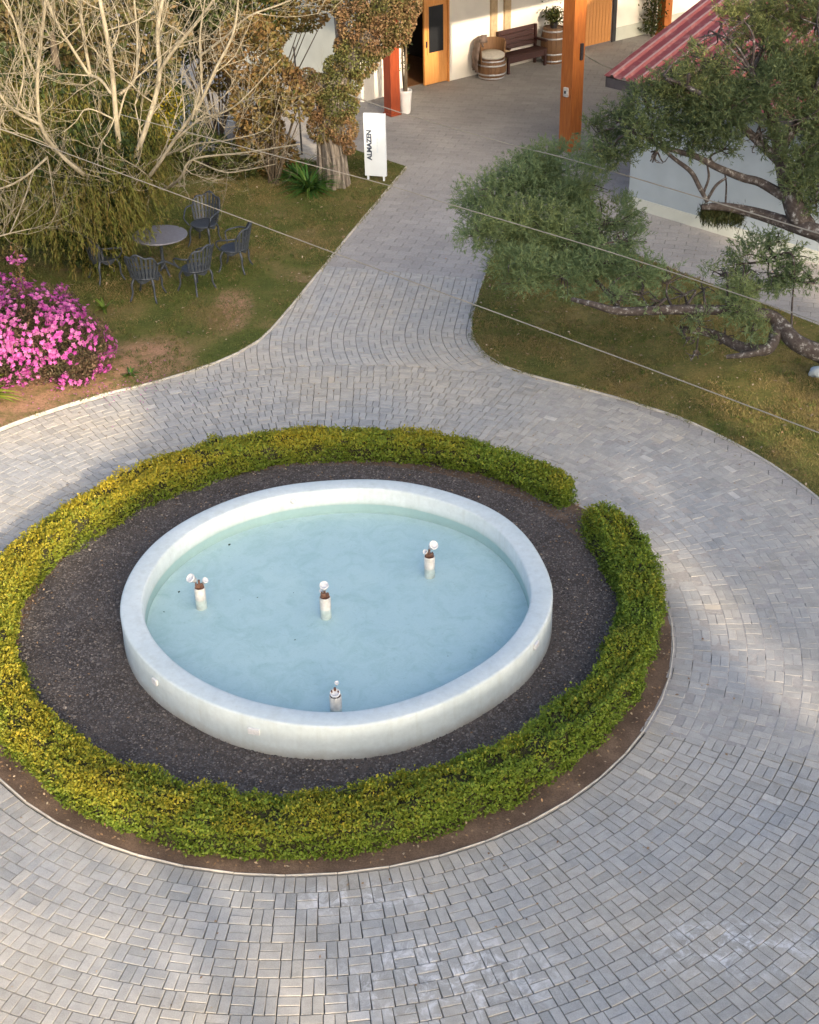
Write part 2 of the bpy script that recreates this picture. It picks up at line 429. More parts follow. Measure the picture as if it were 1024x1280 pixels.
def unit(v): return v / (np.linalg.norm(v, axis=-1, keepdims=True) + 1e-9)
def leaves(C, D, L, W, fold=.25, up=None):
    """diamond leaves: centres C, direction D, length L, width W"""
    N = len(C); D = unit(D); rnd = R.normal(size=(N, 3)) if up is None else up + R.normal(size=(N, 3)) * .5
    S = unit(np.cross(D, rnd)); Nn = np.cross(S, D)
    L = np.broadcast_to(L, N)[:, None]; W = np.broadcast_to(W, N)[:, None]
    V = np.stack([C - D * L / 2, C + S * W / 2 + Nn * W * fold, C + D * L / 2, C - S * W / 2 + Nn * W * fold], 1).reshape(-1, 3)
    F = np.arange(N * 4).reshape(N, 4)
    return V, F
def leafobj(name, C, D, L, W, mat, tone, hue=None, parent=None, up=None, fold=.25):
    V, F = leaves(C, D, L, W, fold, up)
    o = link(name, np_mesh(name, V, F, mat, tone, hue if hue is not None else np.zeros(len(C))), parent)
    return o

def grid_noise(P, s, seed=0):
    """cheap smooth value noise on points (N,2or3) in 0..1"""
    P = np.asarray(P, float) * s + 1000.3 + seed * 17.7
    if P.shape[1] == 2: P = np.hstack([P, np.zeros((len(P), 1))])
    i = np.floor(P).astype(np.int64); f = P - i; f = f * f * (3 - 2 * f); o = 0
    for dx in (0, 1):
        for dy in (0, 1):
            for dz in (0, 1):
                h = (i[:, 0] + dx) * 374761393 + (i[:, 1] + dy) * 668265263 + (i[:, 2] + dz) * 2147483647 + seed * 974711
                h = (h ^ (h >> 13)) * 1274126177; h = h ^ (h >> 16); v = (h & 0xffff) / 65535.0
                o = o + v * (f[:, 0] if dx else 1 - f[:, 0]) * (f[:, 1] if dy else 1 - f[:, 1]) * (f[:, 2] if dz else 1 - f[:, 2])
    return o
def inpoly(P, poly):
    x, y = P[:, 0], P[:, 1]; ins = np.zeros(len(P), bool); poly = np.asarray(poly)
    for (x1, y1), (x2, y2) in zip(poly, np.roll(poly, -1, 0)):
        c = ((y1 > y) != (y2 > y)) & (x < (x2 - x1) * (y - y1) / (y2 - y1 + 1e-12) + x1); ins ^= c
    return ins

# ------------------------------------------------------------------ layout
CX, CY = -1.132, 14.494            # centre of the turning circle
FX, FY = -0.874, 14.454            # centre of the fountain
R0, R1 = 4.217, 6.98
def edge_px(L): return [pz(x, y)[:2] for x, y in L]
left_edge = edge_px([(330, 421), (360, 388), (400, 339), (450, 278), (508, 209)])
pre = edge_px([(235, 466), (275, 452), (305, 438)])
def arc(a0, a1, r, n): return [np.array([CX + r * math.cos(rad(a)), CY + r * math.sin(rad(a))]) for a in np.linspace(a0, a1, n)]
left_curve = catmull(np.array(arc(200, 115, R1, 18) + pre + left_edge), 4)
right_raw = edge_px([(655, 268), (634, 285), (610, 335), (595, 380), (589, 415), (604, 441), (633, 460), (683, 475), (765, 496), (860, 526)])
right_curve = catmull(np.array(right_raw + arc(42, -25, R1 + .12, 14)), 4)

# ------------------------------------------------------------------ ground sheets
g = MB(); g.add([(-300, -200, -.12), (300, -200, -.12), (300, 500, -.12), (-300, 500, -.12)], [(0, 1, 2, 3)])
struct(g.build('ground', M['redsoil']))
pav = MB(); pav.add([(-16, -6, -.035), (14, -6, -.035), (14, 27.2, -.035), (-16, 27.2, -.035)], [(0, 1, 2, 3)])
pavement = struct(pav.build('pavement', M['bed']))

# pavers ------------------------------------------------------------
PH = .06
def paver_mesh_variant(tone, L=.194, Wd=.095):
    b = MB(); b.box((0, 0, 0), (L, Wd, PH), bev=.005, tone=tone); return b.mesh('paver', M['paver'])
plist = []      # (x, y, rot, L, W)
k = 0; r = R0 + .035
while r < 9.8:
    rc = r + .1
    ext = r + .19 > R1
    if k == 0:
        n = int(2 * math.pi * rc / .1015)
        for i in range(n): plist.append((rc, 2 * math.pi * i / n, 0, 0))
    else:
        n = int(2 * math.pi * rc / .2025); n -= n % 2; off = R.random() * .03
        for i in range(n):
            a = 2 * math.pi * (i + off + .5 * (k % 2)) / n
            if i % 2 == 0:
                for s in (-.0505, .0505): plist.append((rc, a + s / rc, 0, 0))
            else:
                for s in (-.0505, .0505): plist.append((rc + s, a, 1, 0))
    if ext:  # keep only the southern exit beyond the circle
        plist = [p for p in plist if p[0] < r - .001 or (rad(200) < (p[1] % (2 * math.pi)) < rad(350))]
    k += 1; r += .2035
ring_end = R0 + .035 + .2035 * 13 + .0
P = []
for rc, a, t, _ in plist:
    P.append((CX + rc * math.cos(a), CY + rc * math.sin(a), a + (math.pi / 2 if t else 0)))
P = np.array(P)
# mouth of the drive: rows running parallel to the inner corner of the right-hand lawn
ccx, ccy = 2.92, 22.45
mouth = []
topd = unit(np.array([.30, 1.0]))
k = 0
for k in range(0, 30):
    rr = 1.72 + .2035 * k + .1
    n = int(rr * rad(110) / .2025)
    for i in range(n + 1):
        a = math.pi * 1.52 - i * .2025 / rr
        if a < rad(172): continue
        th = i % 2 if (k % 2) else (i + 1) % 2
        for s in (-.0505, .0505):
            if th: mouth.append((ccx + (rr + s) * math.cos(a), ccy + (rr + s) * math.sin(a), a + math.pi / 2))
            else: mouth.append((ccx + rr * math.cos(a + s / rr), ccy + rr * math.sin(a + s / rr), a))
    # straight continuation up the drive
    a = math.pi * 1.52 - (n + .5) * .2025 / rr
    a = max(a, rad(172) - .5 * .2025 / rr)
    a = math.pi * 1.52 - (math.floor((math.pi * 1.52 - rad(172)) / (.2025 / rr)) + .5) * .2025 / rr
    p0 = np.array([ccx + rr * math.cos(a), ccy + rr * math.sin(a)]); d = np.array([math.sin(rad(8)) , math.cos(rad(8))]); q = np.array([d[1], -d[0]])
    for i in range(24):
        c = p0 + d * (.10 + .2025 * i); th = (i + k) % 2; rt = math.atan2(d[1], d[0])
        for s in (-.0505, .0505):
            if th: mouth.append((*(c + q * s), rt))
            else: mouth.append((*(c + d * s), rt + math.pi / 2))
mouth = np.array(mouth)
slabL, slabR = pz(338, 326)[:2], pz(640, 352)[:2]
sd = unit(slabR - slabL); sn = np.array([-sd[1], sd[0]])
dist = (mouth[:, :2] - slabL) @ sn
lim = R0 + .035 + .2035 * 13                 # outer rim of the complete rings
dr = np.hypot(mouth[:, 0] - CX, mouth[:, 1] - CY)
poly_m = np.vstack([left_curve[::-1], [[1.5, 33], [4.2, 30]], right_curve])
keep = (dr > lim - .06) & (dist < .05) & (mouth[:, 0] > -7) & (mouth[:, 0] < 8) & (mouth[:, 1] > 18)
mouth = mouth[keep]; dr = dr[keep]
# drop what lies far under the lawns
lc = left_curve; rcv = right_curve
lawnL = np.vstack([left_curve, edge_px([(440, 187), (380, 186), (300, 190), (200, 190)]), [[-16, 34], [-16, 12]]])
lawnR = np.vstack([right_curve, [[13, 11.5], [13, 19]], edge_px([(1100, 436), (1024, 408), (800, 322), (700, 285)])])
def near_in(Pt, poly, m=.18):
    ins = inpoly(Pt, poly)
    for dx, dy in ((m, 0), (-m, 0), (0, m), (0, -m)): ins &= inpoly(Pt + [dx, dy], poly)
    return ins
def deep(Pt): return near_in(Pt, lawnL) | near_in(Pt, lawnR)
kk = ~deep(mouth[:, :2]); mouth = mouth[kk]; dr = dr[kk]
rP = np.hypot(P[:, 0] - CX, P[:, 1] - CY)
kk = ~deep(P[:, :2]) & (P[:, 1] > 3) & (P[:, 0] > -11) & (P[:, 0] < 10.5); P = P[kk]
# nearest 300 as single pavers
tv = np.clip(R.beta(2.2, 2.2, len(P)) * .82 + (R.random(len(P)) < .05) * R.random(len(P)) * .5, 0, 1)
dcam = np.hypot(P[:, 0], P[:, 1])
def proj(x, y, z=0):
    zz = z - CAM_H; d = y * math.cos(PITCH) - zz * math.sin(PITCH)
    u = x / d; v = (y * math.sin(PITCH) + zz * math.cos(PITCH)) / d
    c, s = math.cos(ROLL), math.sin(ROLL); return 512 + FPX * (c * u + s * v), 640 - FPX * (-s * u + c * v)
qx, qy = proj(P[:, 0], P[:, 1])
vis = (qx > -10) & (qx < 1034) & (qy < 1290)
order = np.argsort(np.where(vis, dcam, 1e9))
single = set(order[:300].tolist())
variants = [paver_mesh_variant(t) for t in np.linspace(.05, 1, 12)]
vt = np.linspace(.05, 1, 12)
def jit(n): return R.normal(0, .0018, n), R.normal(0, .009, n)
jz, jr = jit(len(P))
for i in order[:300]:
    o = link('paver', variants[int(np.argmin(abs(vt - tv[i])))], pavement)
    o.location = (P[i, 0], P[i, 1], -PH / 2 + jz[i]); o.rotation_euler = (R.normal(0, .009), R.normal(0, .009), P[i, 2] + jr[i])
def clip_half(poly, n, d):
    o = []
    for a, b in zip(poly, poly[1:] + poly[:1]):
        da, db = a @ n - d, b @ n - d
        if da >= 0: o.append(a)
        if (da >= 0) != (db >= 0): o.append(a + (b - a) * da / (da - db))
    return o
pf = MB()
def add_paver(x, y, rt, tone, clip=None, z=0, L=.194, Wd=.095):
    c, s = math.cos(rt), math.sin(rt); b = .004; gx_, gy_ = np.random.default_rng(int(abs(x * 7919 + y * 104729)) + 3).normal(0, .009, 2)
    if clip is None:
        V = []
        for hz, kx in ((-PH, 0), (-.004, 0), (0, b)):
            for sx, sy in ((-1, -1), (1, -1), (1, 1), (-1, 1)):
                lx, ly = sx * (L / 2 - kx), sy * (Wd / 2 - kx)
                V.append((x + lx * c - ly * s, y + lx * s + ly * c, hz + z + lx * gx_ + ly * gy_))
        F = [(8, 9, 10, 11)]
        for l in (0, 4):
            for i in range(4): F.append((l + i, l + (i + 1) % 4, l + 4 + (i + 1) % 4, l + 4 + i))
        pf.add(V, F, tone)
    else:
        poly = [np.array([x + lx * c - ly * s, y + lx * s + ly * c]) for lx, ly in ((-L / 2, -Wd / 2), (L / 2, -Wd / 2), (L / 2, Wd / 2), (-L / 2, Wd / 2))]
        poly = clip_half(poly, *clip)
        if len(poly) < 3: return
        m = len(poly); V = [(*p, -PH) for p in poly] + [(*p, z) for p in poly]
        pf.add(V, [tuple(range(m, 2 * m))] + [(i, (i + 1) % m, m + (i + 1) % m, m + i) for i in range(m)], tone)
for i in range(len(P)):
    if i in single: continue
    add_paver(P[i, 0], P[i, 1], P[i, 2] + jr[i], tv[i], z=jz[i])
tm = np.clip(R.beta(2.2, 2.2, len(mouth)) * .75 + .22, 0, 1)
for i in range(len(mouth)):
    x, y, rt = mouth[i]; cl = None
    if dr[i] < lim + .16:
        n = np.array([x - CX, y - CY]) / dr[i]; cl = (n, lim + .004 + n @ np.array([CX, CY]))
    elif abs((mouth[i, :2] - slabL) @ sn) < .13:
        n = -sn; cl = (n, n @ slabL + .004)
    add_paver(x, y, rt + R.normal(0, .005), tm[i], cl, z=R.normal(0, .001))
stuff(pf.build('paver_field', M['paver'], pavement))

# rear driveway: larger worn paving blocks as real pieces -------------
rear = MB(); 
rear.add([(*slabL - sd * 8, -.03), (*slabR + sd * 1.2, -.03), (14, 16, -.03), (30, 20, -.03), (40, 60, -.03), (-40, 60, -.03), (-40, 30, -.03)], [(0, 1, 2, 3, 4, 5, 6)], .3)
M['rearbed'] = simple('rear_joint_sand', (.19, .18, .165), .95, .2, 20, .2)
driveway = struct(rear.build('driveway', M['rearbed']))
rb = MB(); ux, uy = sd, sn
bw, bh = .40, .20
cand = []
for j in range(0, 105):
    for i in range(-24, 44): cand.append(slabL + ux * ((i + .5 * (j % 2)) * bw) + uy * (.10 + j * bh))
for jy in range(1, 60):        # rows running on beside the annex
    for jx in range(-2, 26):
        c = slabR + ux * (jx * bw + .2 + .5 * bw * (jy % 2)) - uy * (jy * bh - .10)
        if c[0] > slabR[0] + .1: cand.append(c)
cand = np.array(cand)
cand = cand[(cand[:, 0] < 12) & (cand[:, 0] > -9) & (cand[:, 1] < 46)]
cand = cand[~(near_in(cand, lawnL, .3) | near_in(cand, lawnR, .3))]
for c in cand:
    V = []
    for lx, ly in ((-.5, -.5), (.5, -.5), (.5, .5), (-.5, .5)):
        p = c + ux * lx * (bw - .008) + uy * ly * (bh - .008); V.append((*p, -.03))
    V += [(a, b, -.002 + R.normal(0, .0006)) for a, b, _ in V]
    rb.add(V, [(4, 5, 6, 7), (0, 1, 5, 4), (1, 2, 6, 5), (2, 3, 7, 6), (3, 0, 4, 7)], R.random())
stuff(rb.build('paving_blocks', M['rear'], driveway))

# lawns ----------------------------------------------------------------
def fill_poly(poly, z, name, mat, zb=-.11):
    import bmesh
    bm = bmesh.new(); vs = [bm.verts.new((p[0], p[1], z)) for p in poly]
    f = bm.faces.new(vs)
    if f.normal.z < 0: f.normal_flip()
    e = bmesh.ops.extrude_face_region(bm, geom=[f])
    bmesh.ops.translate(bm, verts=[v for v in e['geom'] if isinstance(v, bmesh.types.BMVert)], vec=(0, 0, 0))
    low = [v for v in f.verts]
    for v in low: v.co.z = zb
    bmesh.ops.triangulate(bm, faces=bm.faces[:]); bmesh.ops.recalc_face_normals(bm, faces=bm.faces[:])
    me = bpy.data.meshes.new(name); bm.to_mesh(me); bm.free(); me.materials.append(mat)
    return link(name, me)
struct(fill_poly(lawnL, .022, 'lawn', M['lawn']))
struct(fill_poly(lawnR, .022, 'lawn', M['lawn']))
# bare reddish soil strip at the foot of the azalea
strip = np.vstack([np.array(arc(172, 122, R1 + .06, 16)), edge_px([(215, 440), (165, 425), (120, 425), (60, 455), (0, 478), (-80, 500)])])
# concrete edging in lengths of one metre
def edging(curve, name, wd=.032, ht=.026, closed=False, z=0.0, inward=0):
    b = MB(); seg = []
    c = np.asarray(curve); d = np.r_[0, np.cumsum(np.linalg.norm(np.diff(c, axis=0), axis=1))]
    n = int(d[-1] / .5); u = np.linspace(0, d[-1], n + 1)
    Pq = np.stack([np.interp(u, d, c[:, 0]), np.interp(u, d, c[:, 1])], 1)
    for a, q in zip(Pq[:-1], Pq[1:]):
        m = (a + q) / 2; L = np.linalg.norm(q - a); rt = math.atan2(*(q - a)[::-1])
        if m[1] < 4 or m[0] < -11: continue
        b.box((m[0], m[1], z + ht / 2 - .04 + R.normal(0, .002)), (L - .004, wd, ht + .08), rot=rt + R.normal(0, .004), bev=.006, tone=R.random())
    return struct(b.build(name, M['edging']))
edging(left_curve, 'edging')
edging(right_curve, 'edging')
edging(lawnR[-8:], 'edging') if False else None
edging(np.array(arc(-180, 180, R0 + .008, 120)), 'kerb', .018, .004)

# island ----------------------------------------------------------------
def disc(name, cx, cy, r, z, mat, zb=-.03, n=96, bump=.0):
    th = np.linspace(0, 2 * math.pi, n, endpoint=False)
    rr = np.linspace(0, 1, 16)[1:]
    V = [(cx, cy, z)]; F = []
    for k, q in enumerate(rr):
        for t in th:
            x, y = cx + r * q * math.cos(t), cy + r * q * math.sin(t); V.append((x, y, z))
    V = np.array(V); V[:, 2] += (grid_noise(V[:, :2], 1.7, 3) - .5) * bump
    V[-n:, 2] = -.004
    for i in range(n): F.append((0, 1 + i, 1 + (i + 1) % n))
    for k in range(len(rr) - 1):
        for i in range(n):
            a = 1 + k * n; F.append((a + i, a + n + i, a + n + (i + 1) % n, a + (i + 1) % n))
    b = MB(); b.add(V, F); return b.build(name, mat, smooth=True)
struct(disc('island_soil', CX, CY, R0 + .004, .022, M['soil'], bump=.03))
struct(disc('gravel_bed', CX + .08, CY + .05, 3.78, .03, M['gravel'], bump=.03))
# loose dark gravel
n = 60000
a = R.random(n) * 2 * math.pi; rr = np.sqrt(R.uniform(2.35 ** 2, 3.9 ** 2, n))
C = np.stack([CX + .08 + rr * np.cos(a), CY + .05 + rr * np.sin(a), np.full(n, .035)], 1)
C[:, 2] += (grid_noise(C[:, :2], 1.7, 3) - .5) * .03
kp = (np.hypot(C[:, 0] - FX, C[:, 1] - FY) > 2.5) & ((rr < 3.6) | (R.random(n) < .35)); C = C[kp]; n = len(C)
sz = R.uniform(.007, .017, n) * (1 + (R.random(n) < .04) * .8)
oc = np.array([(1, 0, 0), (0, 1, 0), (-1, 0, 0), (0, -1, 0), (0, 0, .7), (0, 0, -.7)])
ang = R.random(n) * 6.28
off = oc[None] * sz[:, None, None] * R.uniform(.6, 1.3, (n, 6, 1))
ca, sa = np.cos(ang)[:, None], np.sin(ang)[:, None]
off = np.stack([off[..., 0] * ca - off[..., 1] * sa, off[..., 0] * sa + off[..., 1] * ca, off[..., 2]], -1)
V = (C[:, None] + off).reshape(-1, 3)
fo = np.array([(0, 1, 4), (1, 2, 4), (2, 3, 4), (3, 0, 4)])
F = (np.arange(n)[:, None, None] * 6 + fo[None]).reshape(-1, 3)
gs = link('gravel', np_mesh('gravel', V, F, M['stone'], np.repeat(R.random(n) * (.9 + .1 * (R.random(n) < .1)), 4)))
stuff(gs); gs['label'] = 'loose dark grey gravel ringing the fountain'

# fallen leaves
n = 1500
a = R.random(n) * 6.283; rr = np.sqrt(R.uniform(2.6 ** 2, 4.2 ** 2, n)); rr[: n // 2] = R.uniform(3.95, 4.2, n // 2)
C = np.stack([CX + rr * np.cos(a), CY + rr * np.sin(a), np.full(n, .055)], 1)
C2 = np.stack([R.uniform(-8, 7, 700), R.uniform(8.5, 26, 700), np.full(700, .01)], 1)
C2 = C2[np.hypot(C2[:, 0] - CX, C2[:, 1] - CY) > 4.3]; C2[:, 2] = np.where(inpoly(C2, lawnL) | inpoly(C2, lawnR), .05, .008)
C = np.vstack([C, C2]); C = C[np.hypot(C[:, 0] - FX, C[:, 1] - FY) > 2.6]; n = len(C)
D = R.normal(size=(n, 3)); D[:, 2] *= .15
o = leafobj('fallen_leaves', C, D, R.uniform(.02, .05, n), R.uniform(.015, .03, n), M['deadleaf'], R.random(n), R.random(n) ** 3, up=np.array([0, 0, 3.]))
stuff(o); o['label'] = 'small dead leaves scattered on soil and paving'

# ------------------------------------------------------------------ fountain
fr_th = np.radians([-172, 154, 125, 93, 73, 54, 39, 25, 9, -3, -13, -28, -48, -65, -78, -89, -108, -127, -145, -160])
fr_r = np.array([2.54, 2.53, 2.515, 2.505, 2.55, 2.555, 2.575, 2.545, 2.515, 2.54, 2.545, 2.52, 2.475, 2.53, 2.57, 2.58, 2.53, 2.485, 2.50, 2.52])
o_ = np.argsort(fr_th); fr_th, fr_r = fr_th[o_], fr_r[o_]
def frad(t):
    t = (t + math.pi) % (2 * math.pi) - math.pi
    return np.interp(t, np.r_[fr_th[-1] - 2 * math.pi, fr_th, fr_th[0] + 2 * math.pi], np.r_[fr_r[-1], fr_r, fr_r[0]])
fountain = empty('fountain', 'low round pale blue fountain basin with four upright nozzles in the circular hedge', 'fountain', (FX, FY, 0))
NF = 160
ths = np.linspace(0, 2 * math.pi, NF, endpoint=False)
rs = np.array([np.mean([frad(t + d) for d in (-.12, -.06, 0, .06, .12)]) for t in ths])
prof = [(0, -.05), (0.01, .02), (0, .30), (0, .455), (-.012, .470), (-.03, .474), (-.235, .474), (-.252, .468), (-.262, .452), (-.262, .0)]
V = []; F = []
for dr_, z in prof:
    for t, q in zip(ths, rs):
        qq = q + dr_ + .004 * math.sin(9 * t + z * 5); V.append((qq * math.cos(t), qq * math.sin(t), z))
for kq in range(len(prof) - 1):
    for i in range(NF): F.append((kq * NF + i, kq * NF + (i + 1) % NF, (kq + 1) * NF + (i + 1) % NF, (kq + 1) * NF + i))
b = MB(); b.add(V, F); b.build('basin_wall', M['fpaint'], fountain, smooth=True)
def inner_disc(name, z, mat, dr_=-.258):
    V = [(0, 0, z)] + [((q + dr_) * math.cos(t), (q + dr_) * math.sin(t), z) for t, q in zip(ths, rs)]
    b = MB(); b.add(V, [(0, 1 + i, 1 + (i + 1) % NF) for i in range(NF)]); return b.build(name, mat, fountain)
inner_disc('basin_floor', .10, M['basin'])
inner_disc('water', .235, M['water'], -.2625)
# nozzles
def nozzle(px, py, tilt, style):
    p = pz(px, py, .235) - np.array([FX, FY, 0])
    b = MB(); b.lathe([(.066, -.17), (.066, .16), (.060, .165), (.060, .12)], (p[0], p[1], .235), 20, caps=False)
    nz = b.build('nozzle', M['pvc'], fountain, smooth=True)
    b = MB(); b.lathe([(.058, .0), (.058, .02)], (p[0], p[1], .37), 16)
    b.tube([(p[0], p[1], .37), (p[0], p[1], .50)], .014, 8)
    b.box((p[0], p[1], .42), (.10, .035, .05), rot=tilt, bev=.004); b.tube([(p[0] - .03, p[1] - .02, .38), (p[0] - .035, p[1] - .02, .48)], .010, 6)
    b.tube([(p[0] + .03, p[1] - .02, .38), (p[0] + .035, p[1] - .02, .47)], .010, 6)
    b.build('clamp', M['copper'], nz)
    for (dx, dy, dz, rr_, ax) in style:
        V, F = [], []
        b = MB(); b.lathe([(.35 * rr_, -1.0 * rr_), (.55 * rr_, -.9 * rr_), (.62 * rr_, .1 * rr_), (.9 * rr_, .3 * rr_), (.9 * rr_, .62 * rr_), (.74 * rr_, .64 * rr_), (.72 * rr_, .5 * rr_), (.1 * rr_, .54 * rr_)], (0, 0, 0), 18)
        o = b.build('spot_lamp', M['lampwhite'], nz, smooth=True)
        o.location = (p[0] + dx, p[1] + dy, .235 + dz); o.rotation_euler = ax
    return nz
nozzle(251, 748, .3, [(-.075, -.02, .30, .062, (.5, -.6, 0)), (.07, .0, .25, .042, (.3, .5, 0))])
nozzle(407, 760, .1, [(0, -.03, .33, .060, (.5, .0, 0)), (-.035, .03, .22, .030, (.3, -.4, 0))])
nozzle(537, 709, -.3, [(.04, -.01, .32, .064, (.6, .5, 0)), (-.045, 0, .22, .036, (.4, -.5, 0))])
nozzle(420, 884, 0, [(0, -.02, .19, .062, (.3, 0, 0)), (.02, .02, .31, .026, (.3, .0, 0))])
# little wall lamps on the basin
for px, py, z, wd in ((319, 912, .30, .13), (192, 853, .33, .09), (669, 806, .40, .10)):
    q = pz(px, py, z)[:2] - np.array([FX, FY]); t = math.atan2(q[1], q[0]); rr_ = np.interp((t) % (2 * math.pi), np.r_[ths, 2 * math.pi], np.r_[rs, rs[0]])
    b = MB(); b.box((0, 0, 0), (.03, wd, .075), bev=.006)
    o = b.build('wall_lamp', M['lampwhite'], fountain); o.location = ((rr_ + .012) * math.cos(t), (rr_ + .012) * math.sin(t), z); o.rotation_euler = (0, 0, t)
q = pz(367, 628, .37)[:2] - np.array([FX, FY]); t = math.atan2(q[1], q[0]); rr_ = np.interp(t % (2 * math.pi), np.r_[ths, 2 * math.pi], np.r_[rs, rs[0]]) - .262
b = MB(); b.lathe([(.035, -.02), (.035, .02), (.02, .035)], (0, 0, 0), 14)
o = b.build('inlet_knob', M['lampwhite'], fountain, smooth=True); o.location = (rr_ * math.cos(t), rr_ * math.sin(t), .37); o.rotation_euler = (0, -math.pi / 2, t)
# specks in the pool
C = np.array([pz(x, y, .24) - np.array([FX, FY, 0]) for x, y in ((287, 681), (224, 740), (322, 747), (367, 741), (369, 800), (300, 750), (560, 820), (205, 765))])
D = R.normal(size=(len(C), 3)); D[:, 2] = 0
fl = None
for c, d, L in zip(C, D, (.06, .05, .03, .02, .03, .02, .02, .03)):
    if fl is None: fl = leafobj('floating_leaf', np.zeros((1, 3)), np.array([[1., 0, 0]]), 1.0, .6, M['darkgreen'], np.zeros(1), parent=fountain, up=np.array([0, 0, 9.])); o = fl
    else: o = fl.copy(); COL.objects.link(o)
    o.location = c; o.scale = (L,) * 3; o.rotation_euler = (0, 0, math.atan2(d[1], d[0]))

# ------------------------------------------------------------------ hedge
hth = np.radians([26, 18, 9, 0, -10, -22, -39, -59, -75, -90, -105, -120, -140, -160, -180, -195, -211, -230, -250, -268, -285, -302, -313, -322])
hin = np.array([3.78, 3.70, 3.66, 3.62, 3.58, 3.52, 3.44, 3.42, 3.42, 3.46, 3.46, 3.46, 3.46, 3.50, 3.60, 3.60, 3.50, 3.50, 3.60, 3.72, 3.83, 3.88, 3.90, 3.92])
hou = np.array([4.14, 4.18, 4.16, 4.10, 4.02, 3.96, 3.94, 3.92, 4.00, 4.02, 4.06, 4.02, 3.99, 3.97, 4.06, 4.08, 3.98, 4.02, 4.10, 4.13, 4.16, 4.17, 4.17, 4.15])
hedge = empty('hedge', 'clipped low circular hedge, yellow-green leaves, broken by one narrow gap at the upper right', 'hedge', (CX, CY, 0))
T0, T1 = hth[0], hth[-1]
def hprof(t):
    tt = -t; return np.interp(tt, -hth, hin), np.interp(tt, -hth, hou)
HH = .395
def hpoint(t, s):
    """s 0..1 around the section: inner face, top, outer face; returns pos, normal"""
    ri, ro = hprof(t); ri = ri + .02; ro = ro - .02; wd = ro - ri; peri = 2 * HH + wd
    h = HH * (1 + .10 * (grid_noise(np.stack([t * 6, t * 0], 1), 1, 5) - .5))
    d = s * (2 * HH + wd); r_ = np.where(d < HH, ri, np.where(d < HH + wd, ri + (d - HH), ro))
    z = np.where(d < HH, d / HH * h, np.where(d < HH + wd, h, (peri - d) / HH * h))
    nr = np.where(d < HH, -1., np.where(d < HH + wd, (d - HH - wd / 2) / wd * 1.2, 1.)); nz = np.where((d >= HH) & (d < HH + wd), 1., .25)
    # round the shoulders
    zc = np.clip((z - (h - .12)) / .12, 0, 1); pull = .06 * zc ** 2
    r_ = np.where(d < HH, r_ + pull, np.where(d > HH + wd, r_ - pull, r_))
    e = np.minimum(abs(r_ - ri), abs(ro - r_)); z = np.where((d >= HH) & (d < HH + wd), z - .05 * np.clip(1 - e / .09, 0, 1) ** 2, z)
    return r_, z, nr, nz
def bulge(t, s): return (grid_noise(np.stack([t * 4.0, s * 5], 1), 2.2, 8) - .5) * .13 + (grid_noise(np.stack([t * 4.0, s * 5], 1), 7, 9) - .5) * .10
# solid twiggy core
tt = np.linspace(T0 - .01, T1 + .01, 260); ss = np.linspace(0, 1, 15); V = []
for t in tt:
    r_, z, nr, nz = hpoint(np.full(15, t), ss); bl = bulge(np.full(15, t), ss) - .035
    for a_, z_, n_, m_, b_ in zip(r_, z, nr, nz, bl):
        V.append(((a_ + n_ * b_ * .9) * math.cos(t), (a_ + n_ * b_ * .9) * math.sin(t), max(.0, z_ + m_ * b_ * .9)))
F = [(i * 15 + j, (i + 1) * 15 + j, (i + 1) * 15 + j + 1, i * 15 + j + 1) for i in range(259) for j in range(14)]
F += [tuple(range(14, -1, -1)), tuple(259 * 15 + j for j in range(15))]
b = MB(); b.add(V, F); b.build('branches', M['hedgecore'], hedge, smooth=True)
n = 210000
n = 210000; t = T0 + R.random(n) * (T1 - T0); s = np.clip(R.normal(.5, .30, n), 0.02, .98); s = np.where(R.random(n) < .6, R.uniform(.03, .97, n), s)
r_, z, nr, nz = hpoint(t, s); dep = bulge(t, s) + R.normal(.005, .022, n) + (R.random(n) < .03) * R.random(n) * .06
cap = (R.random(n) < .02)                       # rounded ends at the gap
t = np.where(cap, np.where(R.random(n) < .5, T0 + R.random(n) * .03, T1 - R.random(n) * .03), t)
s2 = np.where(cap, R.random(n), 0); ri, ro = hprof(t)
r_ = np.where(cap, ri + s2 * (ro - ri), r_); z = np.where(cap, R.random(n) * HH, z)
er = np.stack([np.cos(t), np.sin(t), 0 * t], 1); ez = np.array([0, 0, 1.])
Nn = er * nr[:, None] + ez * nz[:, None]
C = er * r_[:, None] + ez * z[:, None] + unit(Nn) * dep[:, None]; C[:, 2] = np.maximum(C[:, 2], .02)
D = unit(Nn) * .9 + R.normal(size=(n, 3)) * .8
cosl = np.cos(t - math.pi * .93)                # yellower new growth to the west
cl = grid_noise(C, 3.0, 2); cl2 = grid_noise(C, 12, 4)
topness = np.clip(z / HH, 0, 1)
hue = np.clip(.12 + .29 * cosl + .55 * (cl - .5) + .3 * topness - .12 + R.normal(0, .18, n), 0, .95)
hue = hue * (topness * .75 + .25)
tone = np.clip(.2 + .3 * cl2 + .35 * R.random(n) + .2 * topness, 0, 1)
gp_ = grid_noise(C, 9.0, 91) * .6 + grid_noise(C, 3.5, 92) * .4; kp = (gp_ > .36) | (R.random(n) < .25)
t, C, D, Nn, tone, hue = t[kp], C[kp], D[kp], Nn[kp], tone[kp], hue[kp]; n = len(C)
br = R.random(n) < .015
leafobj('foliage', C, D, R.uniform(.022, .052, n), R.uniform(.014, .030, n), M['hedge'], tone, hue, hedge, up=unit(Nn) * 1.2)

